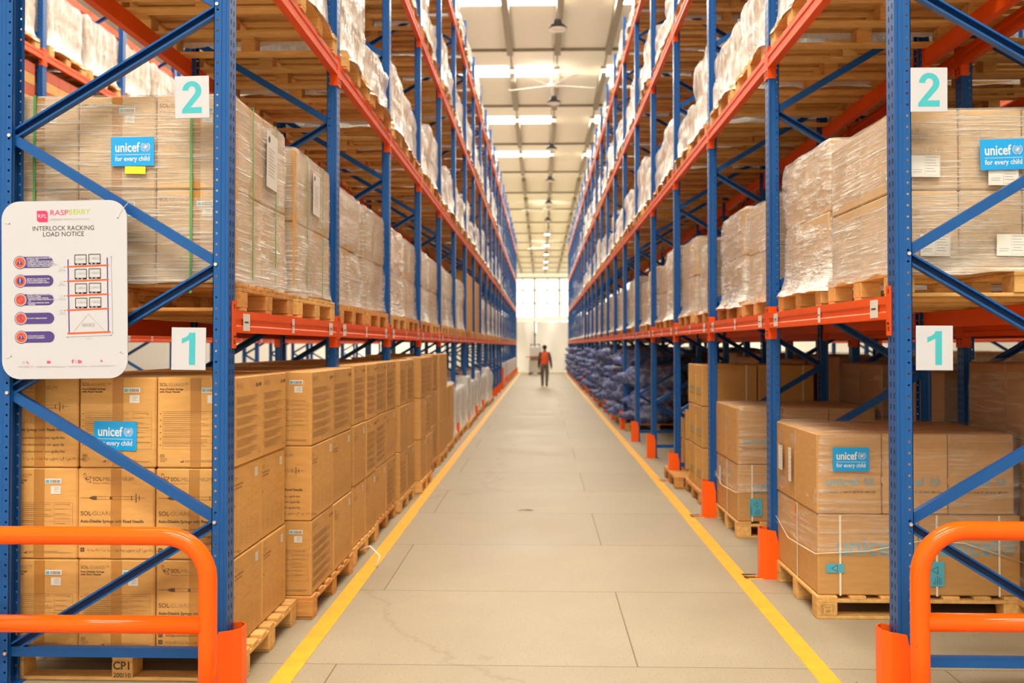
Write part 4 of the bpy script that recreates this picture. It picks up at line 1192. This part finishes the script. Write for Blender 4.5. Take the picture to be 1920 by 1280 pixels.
# ------------------------------------------------------------------ guard rails, signs, notice board
def tube_rail(name, label, x_post, x_far, y, sgn, dz):
    r = thing(name, label, 'guard rail', (x_post, y, 0))
    R_, rd, zt, zl = .19, .040, .768+dz, .382+dz
    L = x_far-x_post
    pts = [(0, 0, 0), (0, 0, .3), (0, 0, zt-R_)]
    for j in range(1, 9):
        a = PI/2*j/8; pts.append((sgn*(R_-R_*math.cos(a)), 0, zt-R_+R_*math.sin(a)))
    q = [(L-p[0], p[1], p[2]) for p in reversed(pts)]
    b = MB(); b.tube(pts+q, rd, 'orange_tube', 20); ob('bent_tube', b.mesh('bent_tube', True), r)
    b = MB(); b.tube([(sgn*.025, 0, zl), (L-sgn*.025, 0, zl)], rd*.96, 'orange_tube', 20); ob('cross_rail', b.mesh('cross_rail', True), r)
    for xx in (0, L):
        b = MB(); b.box(xx-.08, xx+.08, -.08, .08, 0, .01, 'orange_tube')
        for u in (-.06, .06):
            for v in (-.06, .06): b.tube([(xx+u, v, .01), (xx+u, v, .025)], .009, 'zinc', 6)
        ob('foot_plate', b.mesh('foot_plate'), r)
    return r
tube_rail('guard_rail', 'orange tubular guard rail standing in front of the left rack', -1.455, -2.62, 4.14, -1, 0)
tube_rail('guard_rail', 'orange tubular guard rail standing in front of the right rack', 1.598, 2.80, 4.10, 1, .052)

def number_sign(txt, label, x, z, y, rot):
    t = thing('number_sign', label, 'sign', (x, y, z), 0, None); t.rotation_euler = (0, rot, 0)
    b = MB(); b.cbox(-.081, .081, -.004, 0, -.099, .099, 'board', .0015); ob('plate', b.mesh('plate'), t)
    b = MB(); e = -.0048
    if txt == '1':
        b.face([(.003, e, -.075), (.032, e, -.075), (.032, e, .075), (.003, e, .075)], 'cyan')
        b.face([(-.032, e, .024), (.003, e, .042), (.003, e, .075), (.010, e, .075)][:3]+[(-.001, e, .064), (-.016, e, .053), (-.032, e, .048)], 'cyan')
    else:
        cx, cz, ro, ri = 0, .030, .045, .017; n = 22; a0, a1 = math.radians(178), math.radians(-38)
        for j in range(n):
            A, B = a0+(a1-a0)*j/n, a0+(a1-a0)*(j+1)/n
            b.face([(cx+ro*math.cos(q)*1.0, e, cz+ro*math.sin(q)) if o_ else (cx+ri*math.cos(q), e, cz+ri*1.25*math.sin(q)) for q, o_ in ((A, 0), (A, 1), (B, 1), (B, 0))][::-1], 'cyan')
        px = [(cx+ro*math.cos(a1), cz+ro*math.sin(a1)), (cx+ri*math.cos(a1), cz+ri*1.25*math.sin(a1))]
        b.face([(px[1][0], e, px[1][1]), (-.047, e, -.058), (-.047, e, -.075), (-.004, e, -.048), (px[0][0], e, px[0][1])][:2]+[(-.008, e, -.048), (px[0][0], e, px[0][1])], 'cyan')
        b.face([(-.049, e, -.075), (.046, e, -.075), (.046, e, -.048), (-.008, e, -.048), (-.047, e, -.058)], 'cyan')
    b.v = [(x_, e, z_) for x_, y_, z_ in b.v]
    ob('digit', b.mesh('digit'), t)
    return t
number_sign('2', 'white sign with a turquoise 2, left of the aisle, above the other', -1.632, 2.762, LY-.004, math.radians(-1.2))
number_sign('1', 'white sign with a turquoise 1, left of the aisle beside the notice board', -1.642, 1.586, LY-.004, math.radians(.6))
number_sign('2', 'white sign with a turquoise 2, right of the aisle, upper one', 1.724, 2.738, RY-.004, math.radians(.3))
number_sign('1', 'white sign with a turquoise 1, right of the aisle, lower one', 1.740, 1.590, RY-.004, math.radians(.2))

def notice_board():
    t = thing('notice_board', 'white load notice board with rounded corners tied to the left rack', 'notice board', (-2.217, LY-.035, 1.861), 0)
    t.rotation_euler = (0, math.radians(-.7), 0)
    Wd, Hd, r = .592, .828, .085
    X = lambda c: (c-463)/1532
    Y = lambda c: (625-c)/1532
    poly = []
    for (cx, cz, a0) in ((Wd/2-r, -Hd/2+r, -PI/2), (Wd/2-r, Hd/2-r, 0), (-Wd/2+r, Hd/2-r, PI/2), (-Wd/2+r, -Hd/2+r, PI)):
        for j in range(9): a = a0+PI/2*j/8; poly.append((cx+r*math.cos(a), cz+r*math.sin(a)))
    b = MB(); b.prism(poly, 0, .005, 'board', 'y'); ob('board', b.mesh('board'), t)
    e = -.0012
    # heading
    b = MB()
    x0, x1, y0, y1 = X(267), X(346), Y(141), Y(60); rr = .012
    p = [(x0+rr, y0), (x1, y0)]+[(x1, y1-rr*1.6)]+[(x1-rr*1.6, y1), (x0, y1), (x0, y0+rr)]
    b.poly2([(x0+rr, y0), (x1, y0), (x1, y1-rr), (x1-rr*.3, y1-rr*.3), (x1-rr, y1), (x0, y1), (x0, y0+rr), (x0+rr*.3, y0+rr*.3)], 'pink', e)
    b.text('RPL', (x0+x1)/2, (y0+y1)/2, .026, 'board', e-.0006, wid=.042)
    ob('logo_mark', b.mesh('logo_mark'), t)
    b = MB(); b.text('RASP', X(360), Y(77), .036, 'pink', e, 'LEFT', wid=X(490)-X(360)); b.text('BERRY', X(494), Y(73), .036, 'lime', e, 'LEFT', wid=X(648)-X(494))
    b.text('RASPBERRY PAKISTAN (PVT) LTD', X(360), Y(124), .0115, 'ink_soft', e, 'LEFT', wid=X(645)-X(360))
    ob('company_name', b.mesh('company_name'), t)
    b = MB(); b.text('INTERLOCK RACKING', X(458), Y(188), .030, 'ink', e, 'CENTER', wid=X(680)-X(236)); b.text('LOAD NOTICE', X(458), Y(230), .030, 'ink', e, 'CENTER', wid=X(607)-X(311))
    ob('heading', b.mesh('heading'), t)
    # rules
    rules = [(427, 'tri', ['CONDUCT REGULAR INSPECTIONS', 'TO CHECK FOR:', '\u2022 CORRECT APPLICATION AND USE', '\u2022 SIGNS WITH CLEAR LOAD NUMBERS', '\u2022 ACCIDENTAL DAMAGE OR REPLACEMENT', '   OF STRUCTURAL COMPONENTS']),
             (560, 'bang', ['REPORT ALL DAMAGE TO THE', 'PERSON RESPONSIBLE FOR', 'STORAGE EQUIPMENT SAFETY']),
             (694, 'no', ['DO NOT ALTER THE STRUCTURE', 'WITHOUT OTHER:', '\u2022 BUILDING EFFECT AND/OR', '   MANUFACTURERS TECHNICAL DATA', '   OR', '\u2022 BUILDING APPROVAL FROM', '   SUPPLIER']),
             (827, 'climb', ['DO NOT CLIMB RACKING']), (960, 'tri', ['IF IN DOUBT ALWAYS', 'CONTACT RASPBERRY'])]
    for i, (cy, ic, lines) in enumerate(rules):
        b = MB(); cx = 143+i*2; v = Y(cy); 
        # capsule
        u0, u1, h2 = X(cx), X(343+i*2), .026
        pts = [(u0, v-h2)]+[(u1+h2*math.cos(a), v+h2*math.sin(a)) for a in [-PI/2+PI*j/12 for j in range(13)]]+[(u0, v+h2)]
        b.poly2(pts, 'purple', e)
        for q, (rad, k) in enumerate(((.0305, 'purple'), (.0275, 'board'), (.0245, 'b_orange'))): b.disc(X(cx), v, rad, k, e-.0003*(q+1), n=24)
        ee = e-.0013
        if ic == 'tri': b.poly2([(X(cx)-.016, v-.011), (X(cx)+.016, v-.011), (X(cx), v+.017)], 'purple', ee); b.rect(X(cx)-.0015, v-.003, X(cx)+.0015, v+.009, 'board', ee-.0003); b.rect(X(cx)-.0015, v-.008, X(cx)+.0015, v-.005, 'board', ee-.0003)
        elif ic == 'bang': b.disc(X(cx), v, .016, 'purple', ee); b.rect(X(cx)-.002, v-.004, X(cx)+.002, v+.012, 'board', ee-.0003); b.rect(X(cx)-.002, v-.011, X(cx)+.002, v-.007, 'board', ee-.0003)
        else:
            b.arc(X(cx), v, .015, .003, 'purple', ee, n=18); b.line(X(cx)-.011, v+.011, X(cx)+.011, v-.011, .003, 'purple', ee)
            if ic == 'climb':
                b.line(X(cx)-.003, v-.012, X(cx)+.001, v+.004, .004, 'purple', ee); b.disc(X(cx)+.001, v+.009, .0035, 'purple', ee)
        n = len(lines); st = .0076 if n > 4 else .0088
        for q, ln in enumerate(lines):
            b.text(ln, X(190+i*2), v+(n-1)*st/2-q*st, .0078, 'board', e-.0006, 'LEFT', .0003)
        ob('safety_rule', b.mesh('safety_rule'), t)
    # rack drawing
    b = MB()
    for u in (491, 774): b.line(X(u), Y(410 if u < 600 else 402), X(u+6), Y(930), .0052, 'purple', e)
    for i in range(4):
        v = 463+i*103
        b.line(X(481), Y(v), X(785), Y(v-8), .0068, 'b_orange', e-.0003)
        for j, u in enumerate((540, 641)):
            u += i*1.2; x0, x1, y0, y1 = X(u), X(u+83), Y(v-13-j*3), Y(v-84-j*3)
            frame2(b, x0, y0+.003, x1, y1, .0036, 'ink')
            b.rect(x0, y0-.0005, x1, y0+.007, 'ink', e); 
            for w0 in (.014, .033): b.rect(x0+w0-.005, y0+.0012, x0+w0+.004, y0+.0042, 'board', e-.0004)
            b.text('1100KG', (x0+x1)/2, (y0+y1)/2+.003, .015, 'ink_soft', e, wid=x1-x0-.006)
        b.line(X(429), Y(v+2), X(466), Y(v+1), .001, 'ink_soft', e); b.poly2([(X(464), Y(v+6)), (X(471), Y(v+1)), (X(464), Y(v-4))], 'ink', e)
        b.text('1700mm', X(447), Y(v+18), .008, 'ink_soft', e); b.text('BEAM LEVEL', X(447), Y(v+29), .0065, 'ink_soft', e)
    b.v = [(x, y if y < -.0001 else e, z) for x, y, z in b.v]
    b.line(X(483), Y(938), X(796), Y(930), .0075, 'b_orange', e-.0003)
    b.line(X(636), Y(800), X(524), Y(930), .0014, 'ink_soft', e); b.line(X(636), Y(800), X(757), Y(926), .0014, 'ink_soft', e)
    b.text('8800KG', X(637), Y(880), .021, 'ink_soft', e, 'CENTER', .0003, wid=X(684)-X(591))
    b.line(X(803), Y(402), X(811), Y(936), .0011, 'ink', e); b.line(X(485), Y(964), X(797), Y(954), .0011, 'ink', e)
    for (u, v, du, dv) in ((803, 400, 0, 1), (811, 938, 0, -1), (484, 964, -1, 0), (798, 954, 1, 0)):
        b.poly2([(X(u+du*3-dv*4), Y(v)-.0), (X(u)+abs(dv)*0, Y(v)+dv*.005+0), (X(u+dv*4), Y(v))] if dv else [(X(u), Y(v)-.003), (X(u), Y(v)+.003), (X(u)+du*.005, Y(v))][::du], 'ink', e)
    b.text('2300mm', X(640), Y(976), .0085, 'ink_soft', e)
    ob('rack_diagram', b.mesh('rack_diagram'), t)
    # contact row
    b = MB()
    b.arc(X(166), Y(1140), .0065, .0012, 'ink_soft', e, n=14); b.line(X(160), Y(1136), X(172), Y(1146), .0015, 'ink_soft', e)
    b.line(X(187), Y(1133), X(203), Y(1150), .004, 'pink', e)
    b.rect(X(335), Y(1149), X(361), Y(1130), 'pink', e); b.line(X(337), Y(1132), X(348), Y(1141), .001, 'board', e-.0004); b.line(X(359), Y(1132), X(348), Y(1141), .001, 'board', e-.0004)
    b.text('f', X(521), Y(1139), .024, 'pink', e, 'CENTER', .0012); b.arc(X(543), Y(1138), .005, .001, 'ink_soft', e, n=12); frame2(b, X(535), Y(1148), X(552), Y(1129), .001, 'ink_soft'); b.text('in', X(573), Y(1138), .024, 'pink', e, 'CENTER', .0012)
    b.poly2([(X(724), Y(1124)), (X(722), Y(1143)), (X(729), Y(1139)), (X(735), Y(1146)), (X(738), Y(1138))][::-1], 'pink', e)
    for (u0, u1, tx) in ((126, 237, '0300 2002 772'), (257, 470, 'info@raspberryholdings.com'), (490, 627, 'raspberrypakistan'), (645, 819, 'raspberryholdings.com')):
        b.text(tx, X((u0+u1)/2), Y(1170 if u0 > 300 else 1172), .0115, 'ink_soft', e, 'CENTER', wid=X(u1)-X(u0))
    b.v = [(x, y if y < -.0001 else e, z) for x, y, z in b.v]
    ob('contact_row', b.mesh('contact_row'), t)
    for (u, v, du, dv) in ((67, 148, -60, 14), (75, 1095, -55, -16), (852, 119, 62, 112), (867, 1076, 30, -10)):
        b = MB(); b.disc(X(u), Y(v), .0032, 'hole', e)
        b.tube([(X(u), e, Y(v)), (X(u+du*.5), -.005, Y(v)+dv/1532*.5), (X(u+du), .02, Y(v)+dv/1532)], .0012, 'tie', 6); ob('cable_tie', b.mesh('cable_tie'), t)
notice_board()

# ------------------------------------------------------------------ overhead: high-bay lamps and ceiling fans
def highbay():
    b = MB(); b.lathe([(.0, .20), (.10, .20), (.13, .10), (.20, .06), (.235, .0), (.225, -.03)], (0, 0, 0), 'black', 28); b.tube([(0, 0, .2), (0, 0, 1.92)], .012, 'steel', 6); return b.mesh('lamp_housing')
def highbay_glass(on):
    b = MB(); b.lathe([(.224, -.02), (.20, -.05), (.12, -.075), (0, -.085)], (0, 0, 0), 'lamp_on' if on else 'lamp_dish', 28); return b.mesh('lamp_glass', True)
for i, yy in enumerate([24.0, 31.4, 38.8, 46.2, 53.6, 61, 68.5, 76, 83.5, 91, 98]):
    on = i >= 6
    t = thing('high_bay_lamp', 'round %s high-bay lamp hanging over the aisle, %s from the front' % ('lit' if on else 'unlit', ORD[i]), 'lamp', (.42, yy, 9.62), 0, 'high-bay lamps over the aisle')
    ob('lamp_housing', cached('hb', highbay), t); ob('lamp_glass', cached(('hg', on), lambda: highbay_glass(on)), t)
def fan_blade():
    b = MB(); n = 8; L = 1.65
    for j in range(1):
        vs = []
        for i in range(n+1):
            u = .18+(L-.18)*i/n; c = .15-.05*i/n
            vs += [(u, -c*.5, .012), (u, c*.5, -.012), (u, c*.5, -.018), (u, -c*.5, .006)]
        fs = []
        for i in range(n):
            for q in range(4): fs.append((i*4+q, i*4+(q+1) % 4, (i+1)*4+(q+1) % 4, (i+1)*4+q))
        fs += [(0, 1, 2, 3)[::-1], tuple(n*4+q for q in range(4))]
        b.raw(vs, fs, 'white_blade')
    return b.mesh('fan_blade')
def fan_hub():
    b = MB(); b.lathe([(0, -.07), (.08, -.06), (.13, -.02), (.13, .04), (.07, .06), (.02, .08), (.02, .56)], (0, 0, 0), 'white_blade', 20); return b.mesh('fan_motor')
for i, (yy, zz, r0) in enumerate(((34.5, 11.03, .26), (66, 11.03, .5), (92, 11.03, .2))):
    t = thing('ceiling_fan', 'large white ceiling fan hanging over the aisle, %s one' % ('nearest', 'middle', 'farthest')[i], 'fan', (.36-.1*i, yy, zz), r0, 'ceiling fans over the aisle')
    ob('fan_motor', cached('fh', fan_hub), t)
    for q in range(5): ob('fan_blade', cached('fb', fan_blade), t, (0, 0, 0), (0, 0, q*2*PI/5))

# ------------------------------------------------------------------ far end of the aisle
def curtain(x0, x1, name, label, seed):
    b = MB(); n = 40; m = 10; y = 58.6; vs = []; off = Vector((seed*9, 0, 0))
    for sgn in (0, .02):
        for j in range(m+1):
            for i in range(n+1):
                x = x0+(x1-x0)*i/n; z = .02+3.05*j/m
                fold = .22*noise.noise(Vector((x*1.6, z*.35, 0))+off)+.06*noise.noise(Vector((x*4+z*.8, z*.3, 2))+off)
                vs.append((x+.05*fold, y+fold+sgn, z))
    N = (n+1)*(m+1); fs = []
    for s2 in (0, 1):
        for j in range(m):
            for i in range(n):
                q = (i+j*(n+1)+s2*N, i+1+j*(n+1)+s2*N, i+1+(j+1)*(n+1)+s2*N, i+(j+1)*(n+1)+s2*N); fs.append(q if s2 == 0 else q[::-1])
    b.raw(vs, fs, 'curtain'); tag(ob(name, b.mesh(name, True)), label, 'curtain')
curtain(-6, -.48, 'tarpaulin_curtain', 'white tarpaulin curtain across the aisle end, left sheet', 1)
curtain(-.30, 6, 'tarpaulin_curtain', 'white tarpaulin curtain across the aisle end, right sheet behind the worker', 4)
b = MB(); b.box(-6, 6, 58.75, 58.95, 3.02, 3.30, 'curtain')
b.v = [(x, y, z+(x+2)*.035) for x, y, z in b.v]
b.box(-6, -5.85, 58.75, 58.95, 0, 2.9, 'curtain'); b.box(5.85, 6, 58.75, 58.95, 0, 3.25, 'curtain')
tag(ob('curtain_rail', b.mesh('curtain_rail')), 'pale beam carrying the white tarpaulin curtains', 'beam')
b = MB(); b.box(-.45, -.36, 58.4, 58.5, 0, 3.1, 'black'); tag(ob('curtain_post', b.mesh('curtain_post')), 'thin dark post in the gap between the white curtains', 'post')

# stacker truck parked before the curtain
t = thing('stacker_truck', 'cream stacker truck parked at the aisle end behind the worker', 'stacker truck', (-.35, 53.2, 0), 0)
def pt(nm, k, *boxes, c=.03):
    b = MB()
    for bx in boxes: b.cbox(*bx, k, c)
    return ob(nm, b.mesh(nm), t)
pt('body', 'truck', (-.34, .34, -.35, .35, .12, .78)); pt('hood', 'truck', (-.30, .30, -.2, .3, .78, .95))
pt('platform', 'wood_warm', (-.50, .42, -.5, .42, .95, 1.0), c=.01); pt('load_box', 'paper', (-.30, .36, -.3, .35, 1.0, 1.55)); 
b = MB()
for xx in (-.26, .22): b.box(xx, xx+.06, .42, .5, .05, 1.7, 'grey')
b.box(-.26, .28, .42, .5, 1.64, 1.7, 'grey'); ob('mast', b.mesh('mast'), t)
b = MB()
for xx in (-.24, .12): b.box(xx, xx+.12, .5, 1.5, .04, .09, 'grey')
ob('fork', b.mesh('fork'), t)
for xx in (-.30, .30):
    b = MB(); b.tube([(xx-.04, -.2, .09), (xx+.04, -.2, .09)], .09, 'black', 14); ob('wheel', b.mesh('wheel'), t)

# fire extinguishers and column on the left wall
for i, (yy) in enumerate((21.5, 26.5)):
    t = thing('fire_extinguisher', 'red fire extinguisher on the white wall seen through the left rack, %s one' % ('nearer', 'farther')[i], 'fire extinguisher', (-12.85, yy, 1.1))
    b = MB(); b.lathe([(0, 0), (.10, 0), (.11, .03), (.11, .45), (.08, .53), (.03, .57), (.03, .6)], (0, 0, 0), 'red', 18); ob('cylinder', b.mesh('cylinder', True), t)
    b = MB(); b.box(-.02, .10, -.02, .02, .6, .66, 'black'); b.tube([(.05, 0, .62), (.16, 0, .55), (.17, 0, .2)], .012, 'black', 8); ob('valve', b.mesh('valve'), t)
    b = MB(); b.box(-.14, -.10, -.06, .06, .3, .4, 'grey'); ob('bracket', b.mesh('bracket'), t)

# ------------------------------------------------------------------ the worker walking away
def skinned(name, chain, rads, edges, k, parent, smooth=True, sub=2):
    me = bpy.data.meshes.new(name); me.from_pydata(chain, edges, []); o = bpy.data.objects.new(name, me); COL.objects.link(o)
    sk = o.modifiers.new('s', 'SKIN'); me.skin_vertices.new(name='') if not me.skin_vertices else None
    for i, r in enumerate(rads):
        sv = me.skin_vertices[0].data[i]; sv.radius = (r, r) if isinstance(r, (int, float)) else r; sv.use_root = (i == 0)
    ss = o.modifiers.new('u', 'SUBSURF'); ss.levels = sub; ss.render_levels = sub
    dg = bpy.context.evaluated_depsgraph_get(); dg.update()
    m2 = bpy.data.meshes.new_from_object(o.evaluated_get(dg)); m2.name = name
    bpy.data.objects.remove(o)
    m2.materials.clear()
    for kk in (k if isinstance(k, (list, tuple)) else [k]): m2.materials.append(M[kk])
    m2.polygons.foreach_set('use_smooth', [True]*len(m2.polygons))
    return ob(name, m2, parent)
pw_ = thing('person', 'person in an orange vest and grey trousers walking away down the aisle', 'person', (.13, 37.1, 0), 0)
V = [(0, 0, .86), (0, 0, .98), (0, -.01, 1.14), (0, 0, 1.27), (0, .0, 1.37), (0, .01, 1.45), (0, .015, 1.535),      # 0-6 pelvis..head
     (-.085, 0, .80), (-.09, .03, .45), (-.085, -.01, .09), (-.09, .13, .04),                     # 7-10 left leg
     (.085, 0, .80), (.085, -.02, .45), (.075, -.08, .10), (.08, .05, .04),                    # 11-14 right leg
     (-.17, 0, 1.30), (-.215, -.02, 1.05), (-.225, .04, .82), (-.225, .06, .74),               # 15-18 left arm
     (.17, 0, 1.30), (.225, -.03, 1.05), (.255, .0, .82), (.262, .02, .74)]                    # 19-22 right arm
E = [(0, 1), (1, 2), (2, 3), (3, 4), (4, 5), (5, 6), (0, 7), (7, 8), (8, 9), (9, 10), (0, 11), (11, 12), (12, 13), (13, 14), (3, 15), (15, 16), (16, 17), (17, 18), (3, 19), (19, 20), (20, 21), (21, 22)]
R_ = [(.155, .10), (.145, .095), (.15, .10), (.16, .10), .055, .06, .085, .098, .074, .052, .042, .098, .074, .052, .042, .066, .056, .045, .036, .066, .056, .045, .036]
body = skinned('body', V, R_, E, ['shirt', 'trouser', 'skin', 'shoe'], pw_)
for p in body.data.polygons:
    c = p.center
    p.material_index = 2 if c.z > 1.39 else (3 if c.z < .09 else (1 if c.z < .90 and abs(c.x) < .19 else (2 if c.z < .80 else 0)))
for s2 in (-1, 1):
    hx = -.227 if s2 < 0 else .265
    for f_, (dy, ln) in enumerate(((-.022, .062), (-.008, .07), (.008, .068), (.022, .055))):
        b = MB(); b.tube([(hx, .05*(s2 < 0)+.02+dy, .735), (hx+s2*.003, .05*(s2 < 0)+.022+dy, .735-ln*.6), (hx-s2*.006, .05*(s2 < 0)+.028+dy, .735-ln)], .008, 'skin', 6); ob('finger', b.mesh('finger', True), pw_)
    b = MB(); b.tube([(hx-s2*.01, .05*(s2 < 0)+.05, .76), (hx-s2*.02, .05*(s2 < 0)+.07, .71)], .009, 'skin', 6); ob('thumb', b.mesh('thumb', True), pw_)
# vest, hair, ears
b = MB(); n = 20; prof = [(.88, .172, .118), (1.0, .168, .118), (1.12, .178, .122), (1.24, .185, .122), (1.32, .165, .105), (1.375, .095, .075)]
vs = [(a*math.cos(2*PI*j/n), c*math.sin(2*PI*j/n), z) for (z, a, c) in prof for j in range(n)]
fs = [(i*n+j, i*n+(j+1) % n, (i+1)*n+(j+1) % n, (i+1)*n+j) for i in range(len(prof)-1) for j in range(n)]
b.raw(vs, fs, 'vest'); ob('safety_vest', b.mesh('safety_vest', True), pw_)
b = MB(); b.lathe([(.06, -.055), (.082, -.03), (.090, .02), (.080, .065), (.045, .09), (0, .098)], (0, .002, 1.535), 'hair', 16); ob('hair', b.mesh('hair', True), pw_)

# ------------------------------------------------------------------ small things on the floor
b = MB(); b.raw([(-.09, 0, .002), (-.02, .012, .012), (.05, -.004, .006), (.09, .02, .002), (.03, .03, .010), (-.04, .03, .004)], [(0, 1, 5), (1, 2, 4, 5), (2, 3, 4)], 'debris'); tag(ob('debris', b.mesh('scrap'), None, (-.16, 9.28, .001)), 'dark torn scrap lying on the aisle floor', 'scrap')
b = MB(); b.raw([(-.03, 0, .001), (0, -.02, .02), (.04, .01, .012), (.01, .03, .03)], [(0, 1, 2, 3)], 'debris'); tag(ob('dry_leaf', b.mesh('dry_leaf'), None, (1.46, 4.50, .001)), 'dry leaf on the floor beside the right yellow line', 'leaf')
b = MB(); b.tube([(-1.33, 7.0, .10), (-1.25, 6.95, .14), (-1.17, 6.9, .08), (-1.19, 6.86, .01)], .007, 'white_strap', 6); tag(ob('loose_strap', b.mesh('loose_strap', True)), 'loose white strap end curling from the left floor pallets', 'strap')
print('pallets', PCOUNT, 'loads', LCOUNT, 'objects', len(bpy.data.objects))
